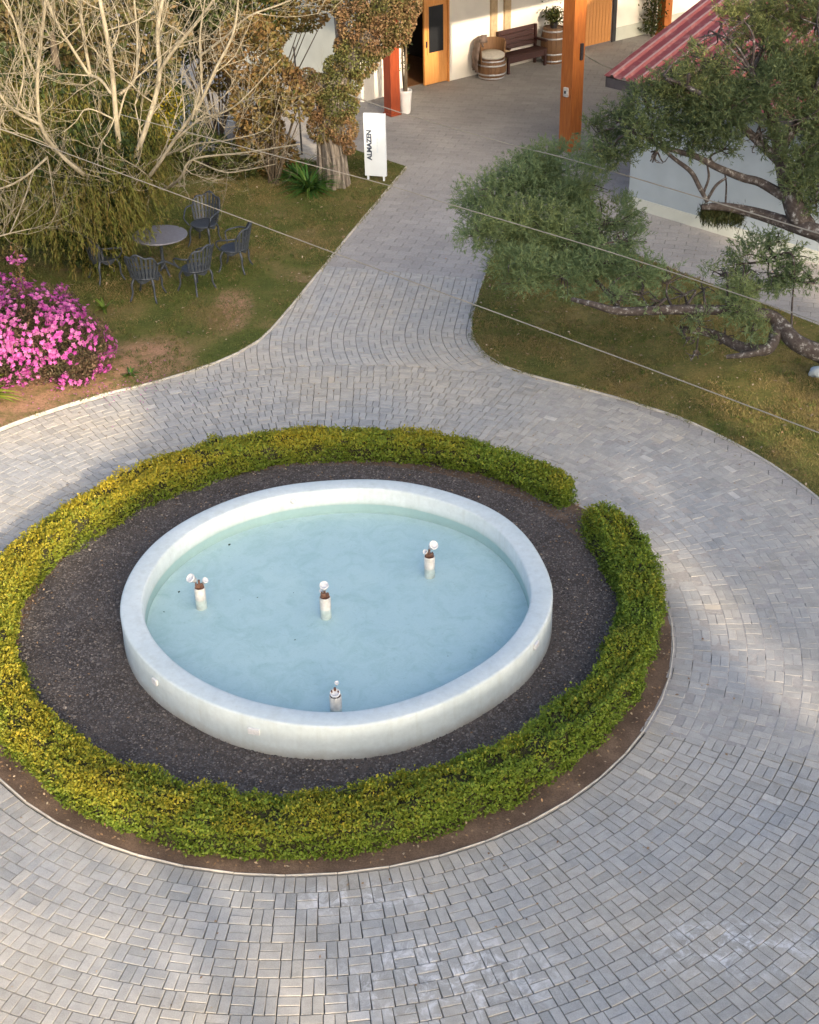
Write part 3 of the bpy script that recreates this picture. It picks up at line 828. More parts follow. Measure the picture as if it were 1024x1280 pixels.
# ------------------------------------------------------------------ grass
def grass(poly, n, bbox, name, label, bare, db=.12):
    Pt = np.stack([R.uniform(bbox[0], bbox[1], n), R.uniform(bbox[2], bbox[3], n)], 1)
    kp = inpoly(Pt, poly)
    for m in bare: kp &= ~inpoly(Pt, m) | (R.random(n) < .12)
    Pt = Pt[kp]
    g1 = grid_noise(Pt, .9, 21); g2 = grid_noise(Pt, 3.1, 22)
    Pt = Pt[(g1 * .7 + g2 * .5) > R.uniform(.15, .75, len(Pt))]; n = len(Pt)
    g1 = grid_noise(Pt, .6, 31); g2 = grid_noise(Pt, 2.6, 32)
    h = R.uniform(.015, .055, n) * (.6 + g2); C = np.stack([Pt[:, 0], Pt[:, 1], .02 + h * .35], 1)
    D = R.normal(size=(n, 3)) * .75; D[:, 2] = 1
    V, F = leaves(C, D, h, R.uniform(.006, .012, n), .1)
    dry = np.clip((g1 - .42) * 2.2 + (g2 - .5) * 1.5 + R.normal(db, .25, n), 0, 1)
    o = link(name, np_mesh(name, V, F, M['grass'], R.random(n), dry)); stuff(o); o['label'] = label
grass(lawnL, 330000, (-9.5, 0.2, 19.5, 34), 'grass', 'patchy mown grass on the left lawn', [strip])
grass(lawnR, 330000, (0.8, 9.5, 15.5, 28.2), 'grass', 'patchy dry grass on the right lawn', [], .42)

# ================================================================== buildings
WA = unit(np.array([.787, .617])); WN = np.array([WA[1], -WA[0]])      # along the wall / out of the wall
W0 = np.array([.14, 36.86])
WROT = math.atan2(WA[1], WA[0])
def wp(t, d=0, z=0): q = W0 + WA * t + WN * d; return (q[0], q[1], z)
shop = empty('shop_building', 'white rendered building with orange wooden doors and a porch on orange square posts', 'building', wp(0))
def wb(name, mat, t0, t1, z0, z1, d0, d1, parent=shop, bev=0, tone=.5):
    c = wp((t0 + t1) / 2, (d0 + d1) / 2, (z0 + z1) / 2); b = MB()
    b.box((0, 0, 0), (t1 - t0, abs(d1 - d0), z1 - z0), bev=bev, tone=tone)
    o = b.build(name, mat, parent); base = np.array(shop.location)
    if parent is shop: o.location = tuple(np.array(c) - base)
    else: o.location = tuple(np.array(c) - base - np.array(parent.location)); 
    o.rotation_euler = (0, 0, WROT if parent is shop else 0)
    if parent is not shop:
        # child of a rotated part: express in the parent's frame
        dlt = np.array(c) - base - np.array(parent.location); ca, sa = math.cos(-WROT), math.sin(-WROT)
        o.location = (dlt[0] * ca - dlt[1] * sa, dlt[0] * sa + dlt[1] * ca, dlt[2])
    return o
TH = .25
TC = -1.42
wb('wall', M['wallwhite'], TC, .0, -.05, 4.4, 0, -TH)
wb('wall', M['wallwhite'], .0, 1.36, 2.12, 4.4, 0, -TH)
w3 = wb('wall', M['wallwhite'], 1.36, 6.02, -.05, 4.4, 0, -TH)
wb('wall', M['wallwhite'], 6.02, 7.20, 2.30, 4.4, 0, -TH)
wb('wall', M['wallwhite'], 7.20, 16, -.05, 4.4, 0, -TH)
# side wall going back to the left, with its window
sideA = unit(np.array([-.64, .77])); sideN = np.array([-sideA[1], sideA[0]])
c0 = np.array(wp(TC, -.0))[:2]
def sb(name, mat, t0, t1, z0, z1, d0, d1):
    c = c0 + sideA * (t0 + t1) / 2 + sideN * (d0 + d1) / 2; b = MB(); b.box((0, 0, 0), (t1 - t0, abs(d1 - d0), z1 - z0))
    o = b.build(name, mat, shop); o.location = (c[0] - shop.location[0], c[1] - shop.location[1], (z0 + z1) / 2); o.rotation_euler = (0, 0, math.atan2(sideA[1], sideA[0])); return o
sb('wall', M['wallgrey'], .26, 9, -.05, 4.4, -TH, -.002)
# door opening with dark room behind
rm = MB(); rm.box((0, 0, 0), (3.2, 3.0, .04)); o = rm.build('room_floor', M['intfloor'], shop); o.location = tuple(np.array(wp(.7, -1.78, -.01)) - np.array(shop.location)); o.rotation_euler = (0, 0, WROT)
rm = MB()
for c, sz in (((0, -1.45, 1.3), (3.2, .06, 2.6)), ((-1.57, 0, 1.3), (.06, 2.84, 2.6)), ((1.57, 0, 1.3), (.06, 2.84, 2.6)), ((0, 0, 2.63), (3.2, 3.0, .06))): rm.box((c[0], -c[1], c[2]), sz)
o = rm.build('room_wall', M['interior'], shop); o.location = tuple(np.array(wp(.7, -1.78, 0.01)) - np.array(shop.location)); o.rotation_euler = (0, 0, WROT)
def leaf_door(t0, t1, mat, h, glass, label=None):
    d = wb('door', mat, t0, t1, .02, h, -.03, -.09)
    if label: d['label'] = label
    if glass:
        wb('pane', M['glassdark'], t0 + .13, t1 - .13, .80, h - .16, -.022, -.04, parent=d)
        for a, b_, z0, z1 in ((t0 + .09, t0 + .13, .76, h - .12), (t1 - .13, t1 - .09, .76, h - .12), (t0 + .13, t1 - .13, .76, .80), (t0 + .13, t1 - .13, h - .16, h - .12)):
            wb('moulding', mat, a, b_, z0, z1, -.012, -.034, parent=d)
        wb('handle', M['darkmetal'], t0 + .04, t0 + .07, .95, 1.10, -.0, -.03, parent=d)
    return d
leaf_door(.60, 1.33, M['doorwood'], 2.08, True)
# open leaf swung inwards
b = MB(); b.box((0, 0, 1.05), (.70, .05, 2.06), bev=.006); o = b.build('door', M['doorwood'], shop); o['label'] = 'leaf swung open into the dark room'
q = np.array(wp(-.0, -.48)) - np.array(shop.location); o.location = tuple(q); o.rotation_euler = (0, 0, WROT + rad(82))
for a, b_ in ((-.035, .0), (1.33, 1.365)): wb('door_frame', M['doorwood'], a, b_, 0, 2.10, .025, -TH + .03)
wb('door_frame', M['doorwood'], -.035, 1.365, 2.10, 2.14, .025, -TH + .03)
# beige uprights on the wall
wb('wall_upright', M['timber_beige'], 2.72, 2.93, .0, 4.3, .06, .0, bev=.006)
wb('wall_upright', M['timber_beige'], 3.18, 3.39, .0, 4.3, .06, .0, bev=.006)
# plank door with iron grille
pd = wb('door', M['door2wood'], 6.06, 7.16, .02, 2.24, -.05, -.10); pd['label'] = 'plank door with a dark iron grille above'
for i in range(9):
    t0 = 6.07 + i * .121; wb('plank', M['door2wood'], t0, t0 + .113, .03, 1.30, -.02, -.048, parent=pd, bev=.004, tone=R.random())
wb('grille_opening', M['interior'], 6.12, 7.10, 1.38, 2.16, -.042, -.046, parent=pd)
gb = MB()
for i in range(9):
    x = -.44 + i * .11; gb.tube([(x, 0, -.38), (x, 0, .38)], .012, 6)
for zc in (-.2, .1):
    for i in range(8):
        x = -.385 + i * .11; gb.tube([(x + .05 * math.cos(a), 0, zc + .05 * math.sin(a)) for a in np.linspace(0, 6.28, 9)], .008, 5, caps=False)
gr = gb.build('grille', M['darkmetal'], pd); gr.location = (0.0, -.055 if False else -.045, .66)
wb('door_frame', M['darkmetal'], 7.16, 7.30, 0, 2.34, .03, -.0)
wb('door_frame', M['timber_beige'], 5.92, 6.03, 0, 2.34, .03, -.0)
wb('skirting', M['wallgrey'], 7.32, 16, 0, .35, .018, .0)
# posts and porch roof
def post(name, x, y, s, h, mat, label=None):
    b = MB(); b.box((0, 0, h / 2), (s, s, h), bev=.015)
    b.box((0, 0, .03), (s + .05, s + .05, .06), bev=.01)
    o = b.build(name, mat, shop); o.location = (x - shop.location[0], y - shop.location[1], 0); o.rotation_euler = (0, 0, WROT)
    if label: o['label'] = label
    return o
p1 = pz(489, 146)[:2] + np.array([.03, .18]); p2 = pz(713, 190)[:2] + np.array([.0, .2])
post('wooden_post', *p1, .27, 4.2, M['postred'], 'red-brown post beside the open door')
post2 = post('wooden_post', *p2, .34, 4.2, M['postwood'], 'thick orange post nearest the feathery tree')
p3 = np.array(wp(8.75, .45))[:2]; post('wooden_post', *p3, .28, 4.2, M['postwood'])
# small white switch box, dark hook and chain on the big post
def onpost(name, mat, dx, d, z, sz, lab=None):
    b = MB(); b.box((0, 0, 0), sz, bev=.006); o = b.build(name, mat, post2); o.location = (dx, d, z); return o
onpost('switch_box', M['pvc'], -.19, -.02, 1.30, (.05, .12, .20)); onpost('switch', M['darkmetal'], -.22, -.02, 1.30, (.02, .04, .06))
onpost('chain_hook', M['darkmetal'], .06, -.19, 2.15, (.07, .05, .35))
rb_ = MB(); rb_.box((0, 0, 0), (19.0, 8.4, .16), bev=.02); o = rb_.build('porch_roof', M['fascia'], shop)
o.location = tuple(np.array(wp(6.4, 3.1, 4.5)) - np.array(shop.location)); o.rotation_euler = (0, 0, WROT)
rb_ = MB(); rb_.box((0, 0, 0), (18.6, .16, .24), bev=.01); o = rb_.build('porch_beam', M['postwood'], shop)
o.location = tuple(np.array(wp(6.4, 6.6, 4.3)) - np.array(shop.location)); o.rotation_euler = (0, 0, WROT)

# climber trunk in white pot next to the red-brown post
pp = pz(506, 143)
pot = empty('potted_climber', 'tall white pot with a thin woody climber against the red-brown post', 'potted plant', (pp[0] + .02, pp[1] + .12, 0))
b = MB(); b.lathe([(.11, 0), (.125, .05), (.16, .50), (.165, .55), (.145, .55), (.14, .46)], n=20, caps=False); b.lathe([(.14, .46), (.001, .47)], n=20, caps=False); b.build('pot', M['potwhite'], pot, smooth=True)
tb = TB()
for i in range(4): tb.tube([(.03 * math.cos(i * 2), .03 * math.sin(i * 2), .45)] + [(.05 * math.cos(i * 2 + z), .05 * math.sin(i * 2 + z), z) for z in (1, 1.6, 2.2, 2.8, 3.4, 4.1)], .028, 6, 3)
tb.build('stem', M['barkdark'], pot)
n = 420; C = np.stack([R.normal(0, .06, n), R.normal(0, .06, n), R.uniform(1.0, 4.1, n)], 1)
leafobj('foliage', C, R.normal(size=(n, 3)), .05, .03, M['darkgreen'], R.random(n), R.random(n) ** 3, pot)
# vine on the third post
pv = np.array(wp(8.40, .35))
vine = empty('climbing_vine', 'dark leafy climber beside the farthest orange post', 'climber', tuple(pv))
tb = TB(); tb.tube([(0, 0, 0), (.05, .02, 1), (-.03, 0, 2), (0, 0, 3.6)], .05, 6, 4); tb.build('stem', M['barkdark'], vine)
n = 2500; C = np.stack([R.normal(0, .15, n), R.normal(0, .12, n), R.uniform(.1, 3.6, n)], 1)
leafobj('foliage', C, R.normal(size=(n, 3)), .08, .05, M['darkgreen'], R.random(n), R.random(n) ** 3, vine)

# ------------------------------------------------------------------ barrels, bench
def barrel(name, label, loc, rr, h, cat='barrel', group=None):
    o = empty(name, label, cat, loc, group=group); NS = 18
    prof = [(rr * (.82 + .18 * math.sin(math.pi * u)), h * u) for u in np.linspace(0, 1, 9)]
    for i in range(NS):
        a0 = 2 * math.pi * i / NS; a1 = a0 + 2 * math.pi / NS - .02; b = MB(); V = []
        for r_, z in prof: V += [(r_ * math.cos(a0), r_ * math.sin(a0), z), (r_ * math.cos(a1), r_ * math.sin(a1), z), ((r_ - .025) * math.cos(a1), (r_ - .025) * math.sin(a1), z), ((r_ - .025) * math.cos(a0), (r_ - .025) * math.sin(a0), z)]
        F = [(4 * k_ + j, 4 * k_ + (j + 1) % 4, 4 * k_ + 4 + (j + 1) % 4, 4 * k_ + 4 + j) for k_ in range(8) for j in range(4)] + [(3, 2, 1, 0), (32, 33, 34, 35)]
        b.add(V, F, R.random()); b.build('stave', M['barrelwood'], o)
    for u in (.08, .28, .72, .92):
        r_ = rr * (.82 + .18 * math.sin(math.pi * u)) + .004; b = MB(); b.lathe([(r_, u * h - .02), (r_ + .005, u * h), (r_, u * h + .02)], n=28, caps=False); b.build('hoop', M['steel'], o)
    b = MB(); b.lathe([(rr * .80, h - .04), (rr * .80, h - .03)], n=24); b.build('barrel_head', M['barrelwood'], o)
    return o
tof = lambda px, py: float((pz(px, py)[:2] - W0) @ WA)
bl = np.array(wp(tof(606, 94) , .46))
br_ = barrel('barrel_chair', 'half wine barrel made into a chair with pale cushion beside the door', tuple(bl), .38, .50, 'chair')
# raised stave back of the seat
b = MB(); V = []; na = 18
for i in range(na + 1):
    a = rad(20) + rad(200) * i / na
    for r_, z in ((.37, .48), (.39, .92), (.36, .93), (.34, .48)): V.append((r_ * math.cos(a), r_ * math.sin(a), z - (.06 if i in (0, na) else 0)))
F = [(4 * k_ + j, 4 * k_ + (j + 1) % 4, 4 * k_ + 4 + (j + 1) % 4, 4 * k_ + 4 + j) for k_ in range(na) for j in range(4)] + [(3, 2, 1, 0), (4 * na, 4 * na + 1, 4 * na + 2, 4 * na + 3)]
b.add(V, F); b.build('backrest', M['barrelwood'], br_)
b = MB(); b.lathe([(.28, .50), (.33, .54), (.33, .60), (.27, .64), (.02, .66)], n=24); b.build('cushion', M['cushion'], br_, smooth=True)
hide = MB(); V = []; nu, nv = 14, 12
for i in range(nu):
    for j in range(nv):
        a = rad(110) + rad(110) * i / (nu - 1); u = j / (nv - 1)
        r_ = .30 + .16 * min(1, u * 1.6); z = .97 - .02 * math.cos(u * 6) - max(0, u - .3) * 1.05 + .02 * math.sin(i * 1.9); 
        if u < .3: z = .80 + .58 * u
        V.append(((r_ + .02 * math.sin(i * 2.3 + j)) * math.cos(a), (r_ + .02 * math.sin(i * 2.3 + j)) * math.sin(a), z))
F = [(i * nv + j, (i + 1) * nv + j, (i + 1) * nv + j + 1, i * nv + j + 1) for i in range(nu - 1) for j in range(nv - 1)]
hide.add(V, F); ho = hide.build('hide_throw', M['cloth'], None, smooth=True); ho.location = br_.location
tag(ho, 'shaggy dark hide draped over the back of the barrel seat', 'throw')
sm = ho.modifiers.new('s', 'SOLIDIFY'); sm.thickness = .03
# bench
bc = (pz(630, 92) + pz(674, 77)) / 2
bench = empty('bench', 'dark wooden high-backed bench against the wall between the barrels', 'bench', wp(tof(651, 85), .36), WROT)
for i in range(3): b = MB(); b.box((0, -.10 + i * .14 - .06, .43), (1.35, .13, .035), bev=.006); b.build('seat_board', M['benchwood'], bench)
for i in range(4): b = MB(); b.box((0, .22 + .012 * i, .56 + i * .125), (1.35, .03, .115), bev=.006, tilt=(rad(-8), 'X')); b.build('back_board', M['benchwood'], bench)
for sx in (-.64, .64):
    b = MB(); b.box((sx, -.18, .21), (.06, .06, .42), bev=.005); b.build('leg', M['benchwood'], bench)
    b = MB(); b.box((sx, .21, .50), (.06, .06, 1.0), bev=.005); b.build('leg', M['benchwood'], bench)
    b = MB(); b.box((sx, .0, .64), (.07, .46, .05), bev=.01); b.build('armrest', M['benchwood'], bench)
b = MB(); b.box((0, -.18, .34), (1.25, .03, .16)); b.build('apron', M['benchwood'], bench)
b2 = pz(691, 77)
br2 = barrel('barrel', 'upright wine barrel with steel hoops behind the thick orange post, a leafy plant on top', wp(tof(690, 77), .42), .33, .90)
plp = empty('potted_plant', 'small leafy plant standing on the upright barrel', 'potted plant', wp(tof(690, 77), .42, .87))
b = MB(); b.lathe([(.08, 0), (.11, .16), (.10, .16), (.09, .13), (.001, .13)], n=16, caps=False); b.build('pot', M['darkmetal'], plp)
n = 500; C = R.normal(size=(n, 3)) * [.13, .13, .1] + [0, 0, .32]; leafobj('foliage', C, R.normal(size=(n, 3)), .09, .05, M['darkgreen'], R.random(n), R.random(n) ** 2, plp)

# chain barrier from the thick post to the right
ch = pz(752, 98); ca_ = np.array([p2[0] + .15, p2[1], 2.1])
tb = TB(); q1 = pY(727, 66, 32.6); q2 = pY(790, 92, 34.4); tb.tube([q1, (q1 + q2) / 2 - [0, 0, .08], q2], .015, 6, 6)
o = tb.build('barrier_rope', M['cable'], None); tag(o, 'pale rope strung from the thick orange post towards the red roof', 'rope')
for i, (px, py) in enumerate(((733, 96), (752, 88))):
    pass

# ------------------------------------------------------------------ annex with the red roof
AU = unit(np.array([.69, -.72])); AN = np.array([-AU[1], AU[0]])   # along the front / away from the camera
A0 = pz(785, 258)[:2]
annex = empty('annex', 'low outbuilding with bluish white wall and weathered red ribbed roof behind the feathery tree', 'outbuilding', (A0[0], A0[1], 0), math.atan2(AU[1], AU[0]))
# local frame: x along the front, y away from camera
b = MB(); b.box((7, .125, 1.24), (14, .25, 2.6)); b.build('wall', M['annexwhite'], annex)
b = MB(); b.box((.125, 3.2, 1.24), (.25, 5.9, 2.6)); b.build('wall', M['annexwhite'], annex)
b = MB(); b.box((7, -.012, .10), (13.96, .02, .26)); b.build('skirting', M['wallgrey'], annex)
RS = math.tan(rad(17)); ZE = 2.62; X0, Y0 = -.42, -.42
b = MB(); b.box((6.8, Y0 + .02, ZE - .13), (14.4, .04, .18)); b.build('fascia', M['fascia'], annex)
b = MB()
b.add([(X0 + .02, Y0, ZE - .20), (X0 + .02, 6.5, ZE - .20 + (6.5 - Y0) * RS), (X0 + .02, 6.5, ZE - .02 + (6.5 - Y0) * RS), (X0 + .02, Y0, ZE - .02), (X0 + .06, Y0, ZE - .20), (X0 + .06, 6.5, ZE - .20 + (6.5 - Y0) * RS), (X0 + .06, 6.5, ZE - .02 + (6.5 - Y0) * RS), (X0 + .06, Y0, ZE - .02)],
      [(0, 1, 2, 3), (7, 6, 5, 4), (0, 4, 5, 1), (1, 5, 6, 2), (2, 6, 7, 3), (3, 7, 4, 0)]); b.build('barge_board', M['fascia'], annex)
pitch = .29
for sh in range(10):
    b = MB(); xs = []; x = X0 + sh * pitch * 5
    for r_ in range(5):
        xs += [(x, 0), (x + .13, 0), (x + .165, .045), (x + .215, .045), (x + .25, 0)]; x += pitch
    xs.append((x + .004, 0))
    for (xa, za), (xb, zb_) in zip(xs[:-1], xs[1:]):
        rid = za > .02 and zb_ > .02
        L_ = 6.9; zz = (sh % 2) * .003
        V = [(xa, Y0 - .03, ZE + za + zz), (xb, Y0 - .03, ZE + zb_ + zz), (xb, L_, ZE + zb_ + zz + (L_ - Y0) * RS), (xa, L_, ZE + za + zz + (L_ - Y0) * RS)]
        V += [(p[0], p[1], p[2] - .006) for p in V]
        b.add(V, [(0, 1, 2, 3), (7, 6, 5, 4), (0, 4, 5, 1)], 1.0 if rid else .25 + .2 * (za > .02 or zb_ > .02))
    b.build('roof_sheet', M['roofred'], annex)

# ------------------------------------------------------------------ sign
sl_, sr_ = pz(460, 224), pz(481, 229); sc = (sl_ + sr_) / 2; srot = math.atan2(sr_[1] - sl_[1], sr_[0] - sl_[0])
sign = empty('totem_sign', 'narrow upright white sign with dark vertical lettering on the lawn corner beside the ivy-covered tree', 'sign', (sc[0], sc[1], .02), rad(-14))
b = MB(); b.box((0, 0, .76), (.46, .07, 1.32), bev=.006); pn = b.build('panel', M['signwhite'], sign)
for sx in (-.17, .17): b = MB(); b.box((sx, 0, .05), (.035, .06, .12), bev=.004); b.build('foot', M['signwhite'], sign)
def text(name, body, size, mat, loc, rot, parent, width=1.0):
    cu = bpy.data.curves.new(name, 'FONT'); cu.body = body; cu.size = size; cu.extrude = .0015; cu.align_x = 'CENTER'; cu.align_y = 'CENTER'; cu.offset = .004 * width
    ob = bpy.data.objects.new(name, cu); COL.objects.link(ob)
    dg = bpy.context.evaluated_depsgraph_get(); me = bpy.data.meshes.new_from_object(ob.evaluated_get(dg)); bpy.data.objects.remove(ob)
    me.materials.clear(); me.materials.append(mat); o = link(name, me, parent); o.location = loc; o.rotation_euler = rot; return o
text('lettering', 'ALMAZEN', .14, M['signink'], (-.115, -.0375, .76), (math.pi / 2, -math.pi / 2, 0), sign, 1.5)
# faint second line: fine illegible strokes
b = MB()
for i in range(14): b.box((.055, -.0355, .62 + i * .022), (.035, .003, .009 + .006 * (i % 3 == 0)))
b.build('small_print', M['signpale'], sign)

# ================================================================== plants
def clumps_leaves(cl, per, L, Wd, upb=.3, out=.8, shell=.0):
    """cl: (centre, (rx,ry,rz)) list -> C, D, outwardness"""
    Cs, Ds, Os = [], [], []
    for (c, rxyz), n in zip(cl, per):
        u = unit(R.normal(size=(n, 3))); q = R.random((n, 1)) ** (1 / (3 + shell * 6))
        p = u * q * np.array(rxyz); Cs.append(np.array(c) + p); Ds.append(u * out + R.normal(size=(n, 3)) * .6 + [0, 0, upb]); Os.append(q[:, 0])
    return np.vstack(Cs), np.vstack(Ds), np.concatenate(Os)

def sprays(cl, n_tw, per, tw_len, L, Wd, droop=.0):
    """feathery sprays: every twig carries needles"""
    C, D, Q = [], [], []
    tot = sum(r[0] * r[1] * r[2] for _, r in cl) ** 1
    for c, rr_ in cl:
        n = max(6, int(n_tw * rr_[0] * rr_[1] * rr_[2] / tot))
        u = unit(R.normal(size=(n, 3))); q = R.random((n, 1)) ** .5
        p = np.array(c) + u * q * np.array(rr_) * .92
        gk = (grid_noise(p, 2.4, 95) * .65 + grid_noise(p, 5, 96) * .35) > .43; u, q, p = u[gk], q[gk], p[gk]; n = len(p)
        if n == 0: continue
        d = unit(u * .9 + R.normal(size=(n, 3)) * .5 + [0, 0, .25 - droop])
        t = R.random((n, per, 1))
        pos = p[:, None] + d[:, None] * (t - .3) * tw_len
        nd = d[:, None] * .8 + R.normal(size=(n, per, 3)) * .55; nd[..., 2] -= droop * .8
        C.append((pos + unit(nd) * L * .4).reshape(-1, 3)); D.append(nd.reshape(-1, 3)); Q.append(np.repeat(q[:, 0], per))
    return np.vstack(C), np.vstack(D), np.concatenate(Q)

# ---- feathery trees on the right (rooted beyond the frame)
def make_tree(name, label, cat, limbs, cl, leafm, barkm, ntw, per, twl, L, Wd, huef, seg=7, group=None, extra=None):
    base = limbs[0][0][0]
    o = empty(name, label, cat, (base[0], base[1], 0), group=group); off = np.array([base[0], base[1], 0])
    tb = TB(); tb.tube(np.array(limbs[0][0]) - off, limbs[0][1], 12, 5); tb.build('trunk', barkm, o)
    for pts, rd in limbs[1:]:
        tb = TB(); tb.tube(np.array(pts) - off, rd, 8, 5); tb.build('branch', barkm, o)
    # twigs from nearest limb points to the clumps
    allp = np.vstack([catmull(np.array(p), 5) for p, _ in limbs])
    tb = TB()
    for c, r_ in cl:
        c = np.array(c); k_ = np.argmin(((allp - c) ** 2).sum(1)); a = allp[k_]
        mid = (a + c) / 2 + R.normal(0, .1, 3) + [0, 0, .1]
        tb.tube(np.array([a, mid, c]) - off, [.024, .016, .010], 5, 4)
        for i in range(7):
            e = c + unit(R.normal(size=3)) * np.array(r_) * .85
            tb.tube(np.array([mid * .3 + c * .7, (c + e) / 2 + R.normal(0, .05, 3), e]) - off, [.014, .009, .004], 4, 3)
    tb.build('twigs', barkm, o)['kind'] = 'stuff'
    C, D, Q = sprays(cl, ntw, per, twl, L, Wd)
    n = len(C); cn = grid_noise(C, 2.2, 41)
    tone = np.clip(.15 + .45 * cn + .4 * R.random(n), 0, 1)
    hue = np.clip(huef(C) + R.normal(0, .18, n), 0, 1)
    leafobj('foliage', C - off, D, L * R.uniform(.7, 1.3, n), Wd, leafm, tone, hue, o)
    return o, off
def cp(px, py, z, rpx, flat=.75):
    c = pz(px, py, z); s_ = FPX / np.linalg.norm(c - [0, 0, CAM_H]); r_ = rpx / s_; return (c, (r_, r_ * 1.0, r_ * flat))
lowL = [([(8.6, 20.2, -.1), (8.3, 20.25, .6), (7.6, 20.3, 1.0), pz(1060, 452, 1.15), pz(1024, 441, 1.3), pz(994, 427, 1.45), pz(975, 405, 1.6)], [.24, .19, .16, .14, .13, .12, .11]),
        ([pz(975, 405, 1.6), pz(960, 394, 1.7), pz(908, 388, 1.8), pz(842, 387, 1.85), pz(776, 389, 1.9), pz(740, 380, 2.0), pz(715, 374, 2.0)], [.11, .09, .075, .07, .06, .045, .03]),
        ([pz(972, 410, 1.55), pz(960, 436, 1.4), pz(927, 434, 1.35), pz(890, 417, 1.4), pz(850, 411, 1.45)], [.09, .085, .08, .065, .05]),
        ([pz(960, 436, 1.4), pz(935, 443, 1.35), pz(908, 446, 1.3)], [.07, .05, .03]),
        ([pz(776, 389, 1.9), pz(745, 350, 2.0), pz(700, 310, 2.2), pz(650, 275, 2.4)], [.035, .028, .02, .012]),
        ([pz(990, 425, 1.45), pz(990, 385, 1.8), pz(993, 350, 2.1)], [.02, .014, .01])]
clL = [cp(610, 250, 2.7, 46), cp(660, 225, 2.9, 48), cp(715, 235, 2.8, 52), cp(600, 290, 2.5, 38, .6), cp(650, 285, 2.5, 48), cp(705, 290, 2.4, 52), cp(760, 275, 2.5, 46), cp(650, 335, 2.2, 44, .7), cp(700, 345, 2.1, 42, .7), cp(750, 330, 2.2, 40, .7),
       cp(690, 205, 3.0, 40), cp(735, 200, 3.0, 36), cp(785, 300, 2.4, 30), cp(800, 340, 2.2, 28),
       cp(950, 330, 2.2, 46), cp(985, 320, 2.2, 36), cp(925, 365, 2.0, 32), cp(835, 350, 2.1, 30), cp(800, 365, 2.0, 28), cp(975, 345, 2.1, 32), cp(925, 350, 2.0, 30), cp(960, 305, 2.4, 28), cp(900, 345, 2.1, 24), cp(850, 370, 1.95, 26, .5), cp(880, 360, 2.0, 24, .6), cp(905, 420, 1.4, 22, .5), cp(870, 445, 1.2, 16, .5), cp(820, 378, 1.95, 26, .6), cp(870, 398, 1.75, 26, .6), cp(925, 385, 1.9, 30, .6), cp(940, 412, 1.6, 24, .6), cp(770, 372, 2.0, 22, .6), cp(860, 425, 1.45, 20, .6), cp(1015, 350, 2.0, 18)]
make_tree('feathery_tree', 'grey-green feathery tree whose low lichened limbs reach over the right lawn', 'tree', lowL, clL, M['feather'], M['barklichen'], 9600, 16, .20, .068, .012,
          lambda C: np.clip(.1 + (grid_noise(C, 1.2, 43) - .5) * .8, 0, 1))
upL = [([(9.6, 26.0, -.1), (9.4, 25.8, 1.2), (9.0, 25.3, 2.0), pz(1080, 306, 2.7), pz(1024, 291, 3.0), pz(985, 279, 3.05)], [.30, .24, .2, .15, .12, .10]),
       ([pz(985, 279, 3.05), pz(947, 267, 3.1), pz(921, 261, 3.15), pz(900, 258, 3.2), pz(877, 259, 3.2)], [.10, .085, .07, .06, .04]),
       ([pz(1010, 285, 3.0), pz(997, 268, 3.2), pz(985, 235, 3.5), pz(978, 206, 3.8), pz(965, 150, 4.3), pz(940, 90, 4.9)], [.13, .15, .12, .10, .07, .04]),
       ([pz(980, 245, 3.4), pz(950, 228, 3.55), pz(928, 222, 3.6), pz(896, 209, 3.75), pz(871, 196, 3.9), pz(830, 184, 4.0), pz(790, 165, 4.2)], [.08, .065, .06, .05, .045, .035, .02]),
       ([pz(825, 184, 4.0), pz(845, 200, 3.85), pz(864, 215, 3.7), pz(875, 235, 3.5), pz(884, 252, 3.3)], [.02, .03, .035, .035, .03]),
       ([pz(884, 250, 3.3), pz(895, 232, 3.5), pz(908, 222, 3.6)], [.025, .022, .018]),
       ([pz(880, 240, 3.4), pz(886, 222, 3.6), pz(884, 205, 3.8)], [.02, .018, .012]),
       ([pz(907, 255, 3.2), pz(908, 230, 3.4), pz(905, 212, 3.6)], [.014, .012, .01]),
       ([pz(978, 206, 3.8), pz(935, 165, 4.2), pz(880, 120, 4.7), pz(830, 95, 4.9)], [.07, .06, .04, .02]),
       ([pz(975, 190, 3.9), pz(1005, 140, 4.4), pz(1030, 90, 5.0)], [.07, .05, .03])]
clU = [cp(765, 185, 3.9, 34), cp(775, 150, 4.2, 30), cp(808, 132, 4.5, 34), cp(815, 165, 4.2, 38), cp(838, 100, 4.8, 32), cp(865, 120, 4.6, 42), cp(878, 78, 4.9, 32), cp(893, 40, 5.3, 26), cp(850, 112, 4.7, 28), cp(870, 165, 4.2, 38), cp(905, 85, 4.9, 46), cp(910, 140, 4.5, 46), cp(955, 60, 5.1, 44), cp(960, 115, 4.7, 50), cp(950, 170, 4.2, 32),
       cp(1005, 90, 4.9, 44), cp(1010, 150, 4.4, 44), cp(1005, 200, 3.9, 36), cp(1020, 250, 3.4, 26), cp(905, 45, 5.3, 26), cp(960, 15, 5.5, 40), cp(1020, 25, 5.4, 44), cp(925, 20, 5.6, 30), cp(1040, 180, 4.0, 50), cp(1060, 90, 4.8, 60), cp(745, 165, 4.0, 22), cp(820, 195, 3.9, 18, .6), cp(908, 185, 4.0, 24, .6), cp(995, 235, 3.6, 22), cp(1010, 232, 3.5, 28)]
make_tree('feathery_tree', 'taller dark green feathery tree standing in front of the red roof', 'tree', upL, clU, M['feather2'], M['barklichen'], 8600, 16, .20, .075, .013,
          lambda C: np.clip(.0 + (C[:, 2] - 4.5) * .4 + (grid_noise(C, 1.0, 44) - .5) * .7, 0, 1))  # leaves yellow with height: sunlight on the crown top put into the colour
